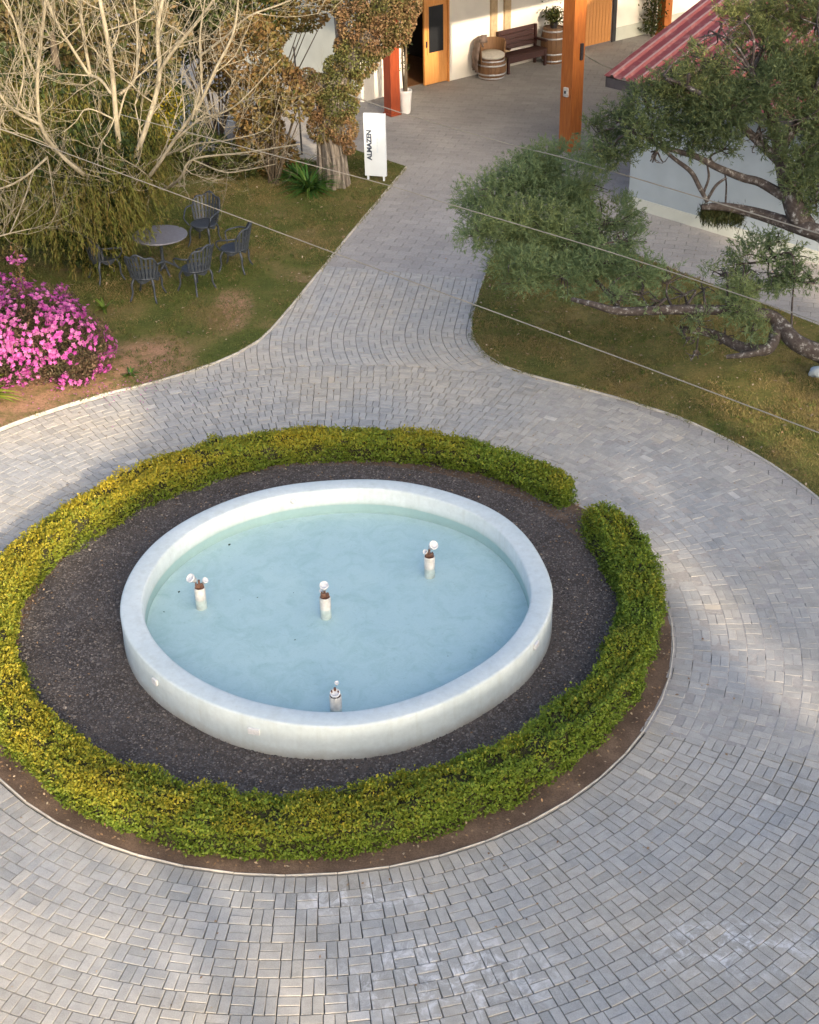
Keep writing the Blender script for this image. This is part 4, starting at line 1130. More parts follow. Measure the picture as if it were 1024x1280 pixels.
# moss beard under the upper limb
mo = empty('moss_clump', 'dark mossy beard hanging under the tip of the horizontal upper limb', 'moss', tuple(pz(900, 266, 3.05)))
n = 3500; u_ = R.random(n); C = np.array([pz(878, 262, 3.12)] * n) * (1 - u_[:, None]) + np.array([pz(928, 266, 3.05)] * n) * u_[:, None]
C += R.normal(size=(n, 3)) * [.03, .07, .04]; C[:, 2] -= R.random(n) ** 2 * .16; C -= pz(900, 266, 3.05)
D = R.normal(size=(n, 3)) * .4; D[:, 2] -= 1
leafobj('strands', C, D, R.uniform(.05, .13, n), .01, M['darkgreen'], R.random(n) * .5, R.random(n) * .6, mo)

# ---- bare pale tree (upper left)
BX, BY = pz(148, 318)[:2]
bare = empty('bare_tree', 'pale leafless many-stemmed tree spreading over the upper left', 'tree', (BX, BY, 0)); boff = np.array([BX, BY, 0])
fork = pY(158, 243, BY)
tb = TB(); tb.tube(np.array([(BX, BY, -.1), (BX - .02, BY, .7), fork]) - boff, [.17, .14, .12], 12, 5); tb.build('trunk', M['barepale'], bare)
mains = [ # (pixel points with depth offset), r0, r1
 ([(156, 238, 0), (146, 156, .1), (139, 78, .2), (125, 0, .4), (112, -70, .6)], .085, .05),
 ([(158, 240, 0), (172, 190, .2), (184, 156, .3), (199, 98, .5), (197, 39, .6), (205, -10, .8), (215, -80, 1)], .085, .05),
 ([(165, 240, 0), (191, 215, -.2), (223, 168, -.4), (250, 129, -.6), (270, 85, -.8), (292, 40, -.9), (300, -20, -1)], .06, .025),
 ([(160, 243, 0), (205, 236, -.3), (226, 222, -.5), (242, 199, -.7), (305, 191, -1.0), (375, 180, -1.2)], .055, .018),
 ([(158, 243, 0), (140, 245, -.2), (101, 215, -.5), (74, 191, -.7), (51, 156, -.9), (47, 94, -1.0), (57, 0, -1.1), (60, -60, -1.2)], .07, .04),
 ([(51, 156, -.9), (20, 140, -1.2), (0, 118, -1.4), (-25, 60, -1.5)], .045, .03),
 ([(58, 198, -.8), (30, 222, -1.1), (0, 236, -1.3), (-50, 245, -1.5)], .035, .025),
 ([(199, 90, .5), (215, 66, .3), (250, 23, .1), (270, -5, 0), (300, -60, 0)], .055, .035),
 ([(113, 94, .5), (103, 35, .6), (100, 0, .7), (95, -50, .8)], .05, .035),
 ([(113, 96, .5), (90, 60, .4), (72, 30, .3), (58, -2, .2), (40, -50, .2)], .045, .03),
 ([(140, 118, .1), (126, 100, .3), (113, 94, .5)], .04, .05),
 ([(150, 118, .1), (168, 100, .5), (172, 60, .9), (168, 0, 1.1)], .045, .03),
 ([(219, 175, -.4), (250, 150, -.6), (293, 133, -.8), (351, 74, -1.0)], .03, .012),
 ([(59, 195, -.8), (64, 225, -.9), (68, 262, -.9)], .018, .008),
 ([(-30, 303, -2.2), (0, 295, -2.2), (20, 290, -2.2), (43, 285, -2.2)], .03, .012),
 ([(12, 293, -2.2), (28, 255, -1.8), (43, 212, -1.4)], .018, .012),
 ([(250, 70, 0), (281, 47, -.3), (312, 20, -.5), (363, 0, -.6), (400, -30, -.7)], .035, .02),
 ([(226, 190, -.5), (245, 180, -.6), (285, 175, -.9), (335, 160, -1.1), (350, 120, -1.2)], .028, .010),
 ([(242, 200, -.7), (280, 215, -1.0), (310, 212, -1.1), (345, 205, -1.2)], .024, .010),
 ([(20, 140, -1.2), (30, 90, -1.3), (22, 40, -1.3), (5, -10, -1.3)], .025, .018),
 ([(47, 100, -1.0), (30, 60, -1.0), (15, 20, -1.0), (-10, -20, -1.0)], .03, .02),
 ([(145, 150, .1), (110, 136, 0), (95, 152, -.2), (80, 165, -.3)], .022, .010),
 ([(146, 156, .1), (160, 110, .2), (185, 85, .3), (225, 50, .3)], .03, .015),
 ([(240, 150, -.6), (252, 100, -.5), (250, 50, -.4), (256, 0, -.3)], .03, .018)]
R2 = np.random.default_rng(5)
tw = TB(); starts = []
def grow(p, d, L, r_, lev):
    pts = [p]; n_ = 5
    for i in range(n_):
        d = unit(d + R2.normal(0, .16, 3) + np.array([0, 0, .09])); pts.append(pts[-1] + d * L / n_)
    tw.tube(np.array(pts) - boff, np.linspace(r_, r_ * .4, n_ + 1), 5 if r_ > .01 else 4, 2 if lev == 0 else 0)
    if lev < 3:
        for _ in range([5, 4, 3][lev]):
            k_ = R2.integers(1, n_ + 1); q = pts[k_]; dd = unit(d + R2.normal(0, .75, 3) + np.array([0, 0, .15])); grow(q, dd, L * R2.uniform(.4, .72), r_ * .55, lev + 1)
for pts, a, b_ in mains:
    W_ = np.array([pY(x, y, BY + dy - (1.5 if (y < 236 or x < 120) else .8)) for x, y, dy in pts]); a, b_ = a * .6, b_ * .6; rd = np.linspace(a, b_, len(W_))
    tb = TB(); tb.tube(W_ - boff, rd, 8, 6); tb.build('branch', M['barepale'], bare)
    Wc = catmull(W_, 6)
    for k_ in range(3, len(Wc) - 1, 2):
        d = unit(Wc[k_ + 1] - Wc[k_ - 1]); rr_ = np.interp(k_, [0, len(Wc)], [a, b_])
        for _ in range(1 if a > .02 else 1):
            if R2.random() < .85: grow(Wc[k_], unit(d * .6 + R2.normal(0, .6, 3) + [0, -.1, .15]), R2.uniform(.5, 1.3), min(.014, rr_ * .45), 1)
o = tw.build('twigs', M['barepale'], bare); stuff(o)

# ---- drooping olive tree beneath and behind it
DX, DY = pz(95, 322)[:2]; DY += .5
dro = empty('drooping_tree', 'dense olive-green tree with hanging sprays behind the bare branches', 'tree', (DX, DY, 0)); doff = np.array([DX, DY, 0])
tb = TB(); tb.tube([(0, 0, -.1), (.05, 0, 1.2), (0, .1, 2.6), (0, .1, 4.0)], [.2, .17, .12, .05], 10, 4); tb.build('trunk', M['barkdark'], dro)
domes = [(pz(90, 245, 1.6), (1.3, 1.2, 1.2)), (pz(132, 255, 1.4), (.62, .7, .9)), (pz(118, 306, .55), (.75, .45, .6)), (pz(30, 235, 1.7), (1.3, 1.2, 1.3)), (pz(90, 160, 2.4), (1.6, 1.4, 1.4)), (pz(20, 140, 2.6), (1.5, 1.4, 1.5)), (pz(160, 190, 2.0), (.75, .8, .9)), (pz(-60, 200, 2.2), (1.8, 1.5, 2.0)), (pz(120, 215, 2.0), (1.2, 1.0, 1.1))]
tb = TB()
for c, r_ in domes: 
    tb.tube(np.array([doff + [0, .05, 1.8], (doff + [0, 0, 2] + c) / 2 + [0, 0, .3], c]) - doff, [.08, .05, .03], 6, 4)
stuff(tb.build('limbs', M['barkdark'], dro))
C, D, T, Hh = [], [], [], []
for c, r_ in domes:
    ns = int(430 * r_[0] * r_[1]); u = unit(R.normal(size=(ns, 3))); u[:, 2] = abs(u[:, 2]) * .9 - .1
    st = np.array(c) + u * np.array(r_) * R.uniform(.75, 1.0, (ns, 1)); Ls = R.uniform(.35, 1.0, ns); m_ = 20
    t = R.random((ns, m_, 1)); drp = np.array([0, 0, -1.]) + (u * [.35, .35, 0])
    pos = st[:, None] + drp[:, None] * t * Ls[:, None, None] + R.normal(0, .022, (ns, m_, 3))
    dd = drp[:, None] + R.normal(0, .35, (ns, m_, 3)); C.append(pos.reshape(-1, 3)); D.append(dd.reshape(-1, 3))
    T.append(np.repeat(R.random(ns), m_)); Hh.append(np.repeat(R.random(ns) ** 1.5, m_))
C = np.vstack(C); D = np.vstack(D); T = np.concatenate(T); Hh = np.concatenate(Hh); kp = C[:, 2] > .12; C, D, T, Hh = C[kp], D[kp], T[kp], Hh[kp]
leafobj('foliage', C - doff, D, R.uniform(.07, .13, len(C)), .017, M['droop'], np.clip(T * .7 + R.random(len(C)) * .3, 0, 1), Hh, dro)
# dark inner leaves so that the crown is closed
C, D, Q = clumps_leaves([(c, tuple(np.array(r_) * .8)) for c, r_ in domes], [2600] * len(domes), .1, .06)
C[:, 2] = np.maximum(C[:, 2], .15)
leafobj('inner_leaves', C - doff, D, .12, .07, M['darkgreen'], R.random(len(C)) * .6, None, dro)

# ---- generic shrubs
def shrub(name, label, cat, cl, n, mat, L, Wd, hue=.2, stems=True, group=None, tn=1.0):
    c0_ = np.mean([c for c, _ in cl], 0); off = np.array([c0_[0], c0_[1], 0]); o = empty(name, label, cat, tuple(off), group=group)
    vol = np.array([r_[0] * r_[1] * r_[2] for _, r_ in cl]) ** .8; per = (n * vol / vol.sum()).astype(int)
    C, D, Q = clumps_leaves(cl, per, L, Wd, shell=.5); kp = C[:, 2] > .03; C, D, Q = C[kp], D[kp], Q[kp]; m_ = len(C)
    cn = grid_noise(C, 2.5, 51)
    leafobj('foliage', C - off, D, L * R.uniform(.6, 1.3, m_), Wd * R.uniform(.7, 1.2, m_), mat, np.clip((.2 + .5 * cn + .35 * R.random(m_)) * tn, 0, 1), np.clip(hue + (cn - .5) * .9 + R.normal(0, .2, m_), 0, 1), o)
    if stems:
        tb = TB()
        for c, r_ in cl:
            for i in range(5):
                e = np.array(c) + R.normal(size=3) * np.array(r_) * .4
                tb.tube(np.array([(off[0] + R.normal(0, .05), off[1] + R.normal(0, .05), -.05), (off * .4 + e * .6), e]) - off, [.02, .014, .006], 5, 3)
        tb.build('stems', M['barkdark'], o)['kind'] = 'stuff'
    return o
def cg(px, py, z, r_, rz=None): c = pz(px, py, z); return (c, (r_, r_, rz or r_))

# background shrubs seen between the bare branches
shrub('shrub', 'rusty orange-brown shrub in front of the gable wall, right of the bare twigs', 'shrub', [cg(325, 165, 1.0, .55), cg(345, 195, .4, .5), cg(322, 130, 1.7, .6), cg(345, 105, 2.1, .55), cg(372, 130, 1.9, .35), cg(310, 60, 2.8, .7)], 6500, M['rust'], .11, .06, .25)
shrub('shrub', 'rust-leaved shrub at the top edge left of the grey wall', 'shrub', [cg(270, 90, 1.6, .45), cg(275, 60, 2.2, .5), cg(330, 20, 3.0, .7), cg(380, 5, 3.2, .6)], 5000, M['rust'], .11, .06, .45)
shrub('shrub', 'dark green low shrub under the bare branches beside the rear yard', 'shrub', [cg(250, 190, .4, .7, .5), cg(300, 200, .35, .6, .4), cg(215, 150, .8, .8), cg(180, 110, 1.4, .9)], 8000, M['darkgreen'], .10, .05, .2)
shrub('tree', 'dark green crown filling the top left corner behind the bare tree', 'tree', [cg(20, 40, 3.2, 1.8), cg(90, 20, 3.4, 1.6), cg(150, 60, 2.6, 1.3), cg(60, 90, 2.8, 1.6), cg(210, 10, 3.0, 1.0), cg(-50, 80, 3, 2)], 22000, M['mixed'], .15, .07, .30)
shrub('shrub', 'yellow-green bush on the yard edge between the bare stems', 'shrub', [cg(208, 130, 1.2, .38), cg(195, 165, .7, .4)], 2200, M['hedge'], .09, .05, .8)
shrub('tree', 'dark green tree at the top between the bare stems and the grey wall', 'tree', [cg(250, -10, 3.2, 1.0), cg(300, -20, 3.6, 1.2), cg(225, 40, 2.4, .7)], 8000, M['darkgreen'], .14, .07, .1)

# ---- old tree clothed in climbers
TY = 30.35
TBs = pz(416, 236)
ivy = empty('ivy_tree', 'old grey-trunked tree wrapped in green and rusty climbers beside the white sign', 'tree', (TBs[0], TBs[1] + .2, 0)); ioff = np.array([TBs[0], TBs[1] + .2, 0]); TY = TBs[1] + .2
tb = TB(); tb.tube(np.array([ioff + [0, 0, -.1], pY(417, 205, TY), pY(414, 160, TY), pY(412, 120, TY)]) - ioff, [.31, .27, .24, .23], 18, 5); tb.build('trunk', M['barkgrey'], ivy)
for pts, rd in (([pY(412, 125, TY), pY(432, 85, TY), pY(455, 50, TY - .2), pY(480, 10, TY - .3), pY(500, -40, TY - .4)], [.22, .2, .18, .15, .12]),
                ([pY(410, 130, TY), pY(395, 95, TY + .2), pY(375, 100, TY + .3), pY(355, 85, TY + .4)], [.12, .08, .06, .03]),
                ([pY(430, 88, TY), pY(425, 40, TY + .2), pY(418, -10, TY + .3)], [.12, .1, .07])):
    tb = TB(); tb.tube(np.array(pts) - ioff, rd, 10, 5); tb.build('branch', M['barkgrey'], ivy)
for i in range(9):                                    # aerial roots clasping the trunk
    a = rad(180 + i * 22 + R.normal(0, 7)); tb = TB()
    tb.tube([(.34 * math.cos(a), .34 * math.sin(a), -.02), (.29 * math.cos(a + .15), .32 * math.sin(a + .15), .5), (.27 * math.cos(a - .1), .27 * math.sin(a - .1), 1.2), (.25 * math.cos(a + .1), .25 * math.sin(a + .1), 1.9)], [.05, .035, .03, .02], 6, 4)
    tb.build('aerial_root', M['barkgrey'], ivy)
def cY(px, py, dy, rpx): c = pY(px, py, TY + dy); s_ = FPX / np.linalg.norm(c - [0, 0, CAM_H]); return (c, (rpx / s_, rpx / s_, rpx / s_))
icl = [cY(403, 160, -.1, 19), cY(428, 160, -.2, 20), cY(398, 130, -.1, 20), cY(425, 130, -.2, 24), cY(436, 185, -.2, 9), cY(400, 110, 0, 18), cY(430, 100, 0, 24), cY(448, 72, -.1, 26), cY(468, 45, -.2, 28), cY(490, 22, -.3, 30), cY(448, 30, 0, 26), cY(435, 60, 0, 18), cY(470, 5, -.2, 30), cY(428, 10, 0, 14), cY(500, 45, -.3, 14), cY(508, 5, -.3, 20), cY(385, 98, .1, 13), cY(365, 95, .2, 12), cY(350, 80, .3, 12), cY(420, 85, .0, 16)]
vol = np.array([r_[0] ** 2 for _, r_ in icl]); per = (30000 * vol / vol.sum()).astype(int)
C, D, Q = clumps_leaves(icl, per, .06, .04, upb=-.3, shell=.6); n = len(C); cn = grid_noise(C, 3.0, 61); c2 = grid_noise(C, 1.3, 62)
leafobj('foliage', C - ioff, D, R.uniform(.04, .085, n), R.uniform(.025, .045, n), M['ivy'], np.clip(.1 + .55 * cn + .35 * R.random(n), 0, 1), np.clip((c2 - .45) * 1.1 + .45 + (grid_noise(C, 5.0, 63) - .5) * 1.6 + R.normal(0, .28, n), 0, 1), ivy)

# ---- flowering azalea
azc = [cg(-30, 430, .75, .85, .8), cg(35, 420, .75, .78, .78), cg(85, 430, .62, .62, .66), cg(112, 432, .50, .42, .52), cg(60, 400, .80, .6, .58), cg(5, 392, .92, .62, .56), cg(95, 460, .30, .35, .32), cg(-60, 400, .9, .8, .7)]
c0_ = np.mean([c for c, _ in azc], 0); aoff = np.array([c0_[0], c0_[1], 0])
az = empty('azalea_bush', 'rounded azalea bush covered in magenta flowers at the left edge of the lawn', 'flowering bush', tuple(aoff))
vol = np.array([r_[0] * r_[1] * r_[2] for _, r_ in azc]) ** .8; per = (26000 * vol / vol.sum()).astype(int)
C, D, Q = clumps_leaves(azc, per, .05, .03, shell=.5); kp = C[:, 2] > .03; C, D = C[kp], D[kp]; n = len(C)
leafobj('foliage', C - aoff, D, R.uniform(.04, .07, n), R.uniform(.018, .028, n), M['azleaf'], R.random(n), np.clip(grid_noise(C, 3, 71) + R.normal(-.2, .2, n), 0, 1), az)
tb = TB()
for i in range(26):
    c, r_ = azc[i % len(azc)]; e = c + R.normal(size=3) * np.array(r_) * .45; tb.tube(np.array([aoff + [R.normal(0, .15), R.normal(0, .15), -.03], aoff * .4 + e * .6, e]) - aoff, [.025, .016, .006], 5, 3)
stuff(tb.build('stems', M['barkdark'], az))
FC, FN = [], []
for (c, r_), m_ in zip(azc, (1100 * vol / vol.sum() * 2.2).astype(int)):
    u = unit(R.normal(size=(m_, 3)) + [0, -.25, .3]); p = c + u * np.array(r_) * R.uniform(.93, 1.04, (m_, 1)); FC.append(p); FN.append(u)
FC = np.vstack(FC); FN = np.vstack(FN)
ins = np.zeros(len(FC), bool)
for c, r_ in azc: ins |= ((((FC - c) / np.array(r_)) ** 2).sum(1) < .80)
cl = grid_noise(FC, 3.6, 72) * .7 + grid_noise(FC, 8, 73) * .3
kp = ~ins & (FC[:, 2] > .12) & (cl > .45); FC, FN = FC[kp], FN[kp]
PC, PD, PT, PHh, UP = [], [], [], [], []
for c, n_ in zip(FC, FN):
    m_ = R.integers(2, 5)
    for _ in range(m_):
        cc = c + R.normal(0, .035, 3); nn = unit(n_ + R.normal(0, .35, 3)); a = unit(np.cross(nn, [.3, .2, 1])); b_ = np.cross(nn, a); tt_ = R.random(); hh = R.random() ** 2
        for k_ in range(5):
            t = k_ * 1.2566 + tt_ * 6; d = unit(a * math.cos(t) + b_ * math.sin(t) + nn * .45); PC.append(cc + d * .022); PD.append(d); PT.append(np.clip(tt_ + R.normal(0, .1), 0, 1)); PHh.append(hh * .8); UP.append(nn * 3)
o = leafobj('blossoms', np.array(PC) - aoff, np.array(PD), .048, .036, M['azflower'], PT, PHh, az, up=np.array(UP)); stuff(o)
# taller stray flowering shoot
sp = pz(22, 325, 1.9)
sh = empty('flower_shoot', 'tall thin shoot with a small pink flower head above the azalea bush', 'flower', (sp[0], sp[1], 1.2))
tb = TB(); tb.tube([(0, .02, -.25), (.01, 0, .3), (0, 0, .72)], .012, 5, 3); tb.build('stem', M['barkdark'], sh)
PC, PD, UP = [], [], []
for i in range(18):
    cc = np.array([0, 0, .72]) + R.normal(size=3) * [.08, .07, .06]; nn = unit(R.normal(size=3) + [0, -.6, .6]); a = unit(np.cross(nn, [.3, .2, 1])); b_ = np.cross(nn, a)
    for k_ in range(5):
        t = k_ * 1.2566; d = unit(a * math.cos(t) + b_ * math.sin(t) + nn * .4); PC.append(cc + d * .024); PD.append(d); UP.append(nn * 3)
stuff(leafobj('blossoms', np.array(PC), np.array(PD), .055, .04, M['azflower'], R.random(len(PC)), R.random(len(PC)) * .9, sh, up=np.array(UP)))
n = 110; C = R.normal(size=(n, 3)) * [.06, .06, .22] + [0, 0, .6]; leafobj('foliage', C, R.normal(size=(n, 3)), .06, .025, M['rust'], R.random(n), None, sh)

# ---- strap-leaved plants
def strap_plant(name, label, c, n, L, wd, hue, lean=.9, cat='plant', bias=None):
    o = empty(name, label, cat, tuple(c)); V, F, T, H = [], [], [], []
    for i in range(n):
        a = R.random() * 6.283; l_ = L * R.uniform(.6, 1.1); el = R.uniform(.3, 1.35); dx, dy = math.cos(a), math.sin(a); pts = []; m_ = 7
        x = z = 0; e = el
        for k_ in range(m_):
            pts.append((x, z)); x += math.cos(e) * l_ / m_; z += math.sin(e) * l_ / m_; e -= lean * 1.6 / m_
        for k_, (x, z) in enumerate(pts):
            w_ = wd * (1 - (k_ / (m_ - 1)) ** 2 * .95) * .5; bx, by = R.normal(0, .0) + .03 * dx, .03 * dy
            V += [(bx + x * dx - w_ * dy, by + x * dy + w_ * dx, max(z, .01) + w_ * .4), (bx + x * dx, by + x * dy, max(z, .01)), (bx + x * dx + w_ * dy, by + x * dy - w_ * dx, max(z, .01) + w_ * .4)]
        o_i = len(V) - 3 * m_
        for k_ in range(m_ - 1):
            for s_ in (0, 1): F.append((o_i + 3 * k_ + s_, o_i + 3 * k_ + 3 + s_, o_i + 3 * k_ + 4 + s_, o_i + 3 * k_ + 1 + s_)); T.append(R.random() * .2 + (i % 5) * .16); H.append(np.clip(hue + (i % 3 - 1) * .2, 0, 1))
    link('leaves', np_mesh('leaves', V, F, M['strap'], T, H, True), o); return o
q = pz(392, 244); strap_plant('strap_leaved_plant', 'clump of arching dark green strap leaves at the foot of the ivy-covered tree', (q[0] - .1, q[1] + .15, .02), 150, .95, .045, .0)
q = pz(372, 232); strap_plant('strap_leaved_plant', 'shaded half of the strap-leaf clump, left of the brighter clump by the tree', (q[0], q[1] + .3, .02), 90, .8, .04, .0)
q = pz(-28, 505); strap_plant('strap_leaved_plant', 'yellow-green spiky plant poking in at the left edge below the azalea', (q[0], q[1], .02), 34, .95, .085, .75, .8)
q = pz(131, 388); strap_plant('weed', 'small bright green weed on the lawn just right of the azalea', (q[0], q[1], .02), 20, .32, .05, .35, .7, 'weed')
q = pz(163, 470); strap_plant('weed', 'low green weed tuft on bare soil near the path edge', (q[0], q[1], .02), 26, .20, .03, .1, .9, 'weed')

# stake
q = pz(378, 197)
tb = TB(); tb.tube([(0, 0, -.05), (-.02, .0, 1.2), (-.05, .0, 2.4)], .022, 6, 2); o = tb.build('garden_stake', M['darkmetal'], None); o.location = tuple(q); tag(o, 'thin dark stake standing between the bare tree and the ivy-covered tree', 'stake')
# pale slab by the stake, steps in the yard, stone on the right lawn
a_, b_, c_, d_ = pz(353, 197), pz(402, 205), pz(402, 183), pz(372, 186)
mb = MB(); V = [a_, b_, c_, d_]; mb.add([(p[0], p[1], .0) for p in V] + [(p[0], p[1], .07) for p in V], [(4, 5, 6, 7), (0, 1, 5, 4), (1, 2, 6, 5), (2, 3, 7, 6), (3, 0, 4, 7)])
o = mb.build('stone_slab', M['edging'], None); tag(o, 'pale flat slab on the ground left of the ivy-covered trunk', 'slab')
q = pz(284, 165)
pal = empty('slatted_bench', 'low dark slatted seat in the rear yard behind the bare twigs', 'bench', (q[0], q[1], 0), rad(-28))
for i in range(4): mb = MB(); mb.box((0, -.21 + i * .14, .34), (1.0, .10, .03), bev=.004); mb.build('slat', M['darkmetal'] if i % 2 else M['steel'], pal)
for sx in (-.42, .42):
    for sy in (-.2, .2): mb = MB(); mb.box((sx, sy, .16), (.05, .05, .33)); mb.build('leg', M['darkmetal'], pal)
q = pz(1022, 474)
import mathutils
def rock(name, label, c, sx, sy, sz, mat):
    import bmesh
    bm = bmesh.new(); bmesh.ops.create_icosphere(bm, subdivisions=3, radius=1); me = bpy.data.meshes.new(name)
    for v in bm.verts:
        k_ = 1 + .35 * (mathutils.noise.noise(v.co * 1.3 + Vector(c)) ); v.co = Vector((v.co.x * sx * k_, v.co.y * sy * k_, max(-.3, v.co.z) * sz * k_))
    bm.to_mesh(me); bm.free(); me.materials.append(mat); o = link(name, me); o.location = tuple(c); tag(o, label, 'stone'); return o
rock('stone', 'pale grey boulder at the right edge under the low limb', q + [.1, .1, .05], .20, .15, .12, M['annexwhite'])

# ------------------------------------------------------------------ garden furniture
tcn = pz(200, 293.5, .73)
gt = empty('garden_table', 'round grey pedestal table on the lawn among the five dark chairs', 'table', (tcn[0], tcn[1], .02))
b = MB(); b.lathe([(.46, .685), (.49, .69), (.495, .705), (.49, .715), (.30, .716), (.01, .716)], n=48); b.build('tabletop', M['tabletop'], gt)
b = MB(); b.lathe([(.035, .06), (.05, .12), (.03, .2), (.03, .5), (.05, .58), (.12, .68)], n=16); b.build('pedestal', M['chairmetal'], gt, smooth=True)
for i in range(4):
    a = i * math.pi / 2 + .5; b = MB(); b.tube([(.02 * math.cos(a), .02 * math.sin(a), .2), (.16 * math.cos(a), .16 * math.sin(a), .12), (.32 * math.cos(a), .32 * math.sin(a), .0)], [.025, .02, .018], 7, smooth=4); b.build('foot', M['chairmetal'], gt, smooth=True)
def garden_chair():
    """faces +x in its own frame"""
    o = empty('garden_chair', 'x', 'chair')
    b = MB(); V = []; n = 24; m_ = 5
    pr = [(0, .425), (.12, .42), (.19, .425), (.235, .435), (.25, .425), (.24, .405)]
    b.lathe([(r_ if r_ else .001, z) for r_, z in pr], n=24); b.build('seat', M['chairmetal'], o, smooth=True)
    def bk(a, z): r_ = .25 + (z - .42) * .22; return np.array([-r_ * math.cos(a) * 1.0, r_ * math.sin(a) * 1.05, z])
    A = rad(62)
    top = lambda a: .90 - .20 * (abs(a) / A) ** 2.2 + .03 * math.cos(a / A * 9)
    b = MB(); b.tube([bk(a, top(a)) for a in np.linspace(-A, A, 17)], .018, 6); b.tube([bk(a, .44) for a in np.linspace(-A, A, 13)], .015, 6)
    b.build('back_frame', M['chairmetal'], o, smooth=True)
    for k_ in range(11):                       # upright lattice slats, curved
        a = -A + 2 * A * k_ / 10; b = MB()
        V = []; w_ = .042
        for z in np.linspace(.44, top(a), 5):
            p = bk(a, z); t = np.array([math.sin(a), math.cos(a), 0]); nrm = np.array([-math.cos(a), math.sin(a), 0]) * .006
            V += [p - t * w_ / 2 - nrm, p + t * w_ / 2 - nrm, p + t * w_ / 2 + nrm, p - t * w_ / 2 + nrm]
        F = [(4 * q_ + j, 4 * q_ + (j + 1) % 4, 4 * q_ + 4 + (j + 1) % 4, 4 * q_ + 4 + j) for q_ in range(4) for j in range(4)]
        b.add(V, F); b.build('back_slat', M['chairmetal'], o)
    for z in (.58, .70):
        b = MB(); b.tube([bk(a, z) for a in np.linspace(-A, A, 13)], .010, 5); b.build('back_rail', M['chairmetal'], o)
    for s_ in (-1, 1):
        p = bk(s_ * A, .70); b = MB(); b.tube([p, p + np.array([.14, s_ * .05, -.01]), (.20, s_ * .28, .64), (.24, s_ * .27, .56), (.19, s_ * .20, .43)], .016, 6, smooth=4); b.build('armrest', M['chairmetal'], o, smooth=True)
        for fx in (-1, 1):
            x0 = .15 * fx; b = MB(); b.tube([(x0, s_ * .16, .42), (x0 + fx * .05, s_ * .20, .30), (x0 + fx * .05, s_ * .20, .15), (x0 + fx * .10, s_ * .24, -.0)], [.024, .022, .016, .018], 7, smooth=4); b.build('leg', M['chairmetal'], o, smooth=True)
    b = MB(); V = []; na = 24
    for i in range(na):
        a = 2 * math.pi * i / na; dz = .05 + .035 * math.cos(4 * a); V += [(.235 * math.cos(a), .235 * math.sin(a), .42), (.225 * math.cos(a), .225 * math.sin(a), .42 - dz)]
    b.add(V, [(2 * i, 2 * i + 1, (2 * i + 3) % (2 * na), (2 * i + 2) % (2 * na)) for i in range(na)]); b.build('apron', M['chairmetal'], o)
    return o
chairs = [(257, 307, 'dark metal chair farthest back, tallest in view, right of the round table', None),
          (295, 338, 'dark metal chair at the right end of the group, nearest the path', None),
          (247, 364, 'dark metal chair in front right of the table, its back to the path', None),
          (186, 373, 'dark metal chair directly in front of the table with its back to the camera', None),
          (134, 350, 'dark metal chair half hidden at the left under the drooping tree', None)]
proto = garden_chair()
for i, (px, py, lab, _) in enumerate(chairs):
    o = proto if i == 0 else copy_tree(proto)
    q = pz(px, py); o.location = (q[0], q[1], .02); o.scale = (1.0,) * 3
    o.rotation_euler = (0, 0, math.atan2(tcn[1] - q[1], tcn[0] - q[0]) + (.1, -.25, .2, -.1, .3)[i]); o['label'] = lab; o['group'] = 'garden chairs around the round table'

# ------------------------------------------------------------------ overhead cables
def cable(label, pts, r_=.011):
    tb = TB(); tb.tube(np.array(pts), r_, 6, 8); o = tb.build('overhead_cable', M['cable'], None); tag(o, label, 'cable', 'cables strung over the drive'); return o
def cz(L): return [pz(x, y, z) for x, y, z in L]
cable('lowest cable, crossing from the bare tree to the lawn at the right edge', cz([(-260, 66, 4.6), (0, 161, 4.4), (203, 236, 4.2), (420, 317, 4.1), (610, 387, 4.1), (820, 464, 4.2), (1024, 541, 4.3), (1300, 646, 4.5)]), .006)
cable('middle cable, passing the sign foot and across both feathery crowns', cz([(150, 143, 4.6), (350, 196, 4.5), (483, 231, 4.4), (568, 257, 4.4), (765, 316, 4.5), (965, 382, 4.6), (1024, 403, 4.7), (1300, 500, 5.0)]), .0055)
cable('highest cable, running from the ivy-covered tree over the porch paving', cz([(436, 118, 3.2), (454, 125, 3.2), (508, 143, 3.25), (640, 181, 3.3), (700, 196, 3.4), (792, 222, 3.5), (1100, 315, 3.8)]), .008)

# ------------------------------------------------------------------ woodland behind the viewpoint (off frame): outline and gaps shaped to throw the afternoon shade
te = math.tan(SUN_EL)
shade_poly = np.array([(-3.4, 2), (-3.5, 8), (-4.3, 12), (-4.5, 16), (-4.0, 19), (-4.7, 21.2), (-5.6, 22.6), (-9.5, 24), (-9.5, 30.6), (-4.4, 31.4), (-2.2, 31.6), (-1.4, 33), (-1.2, 35.4), (0.0, 36.9), (1.4, 39.4), (3.2, 42.4), (5.0, 44.2), (7.0, 44.6), (13, 46.5), (13, 2)])
n = 100000
G = np.stack([R.uniform(-10, 13, n), R.uniform(2, 46.5, n)], 1); wob = np.stack([grid_noise(G, .5, 81) - .5, grid_noise(G, .5, 82) - .5], 1) * 1.0
kp = inpoly(G + wob, shade_poly)
def gap(x0, y0, x1, y1, wd, pk=1.0):
    global kp
    a = np.array([x0, y0]); d = np.array([x1 - x0, y1 - y0]); L_ = np.linalg.norm(d); d = d / L_
    rel = G + wob * .25 - a; t = rel @ d; s_ = abs(rel @ np.array([-d[1], d[0]]))
    kp &= ~((t > 0) & (t < L_) & (s_ < wd) & (R.random(n) < pk))
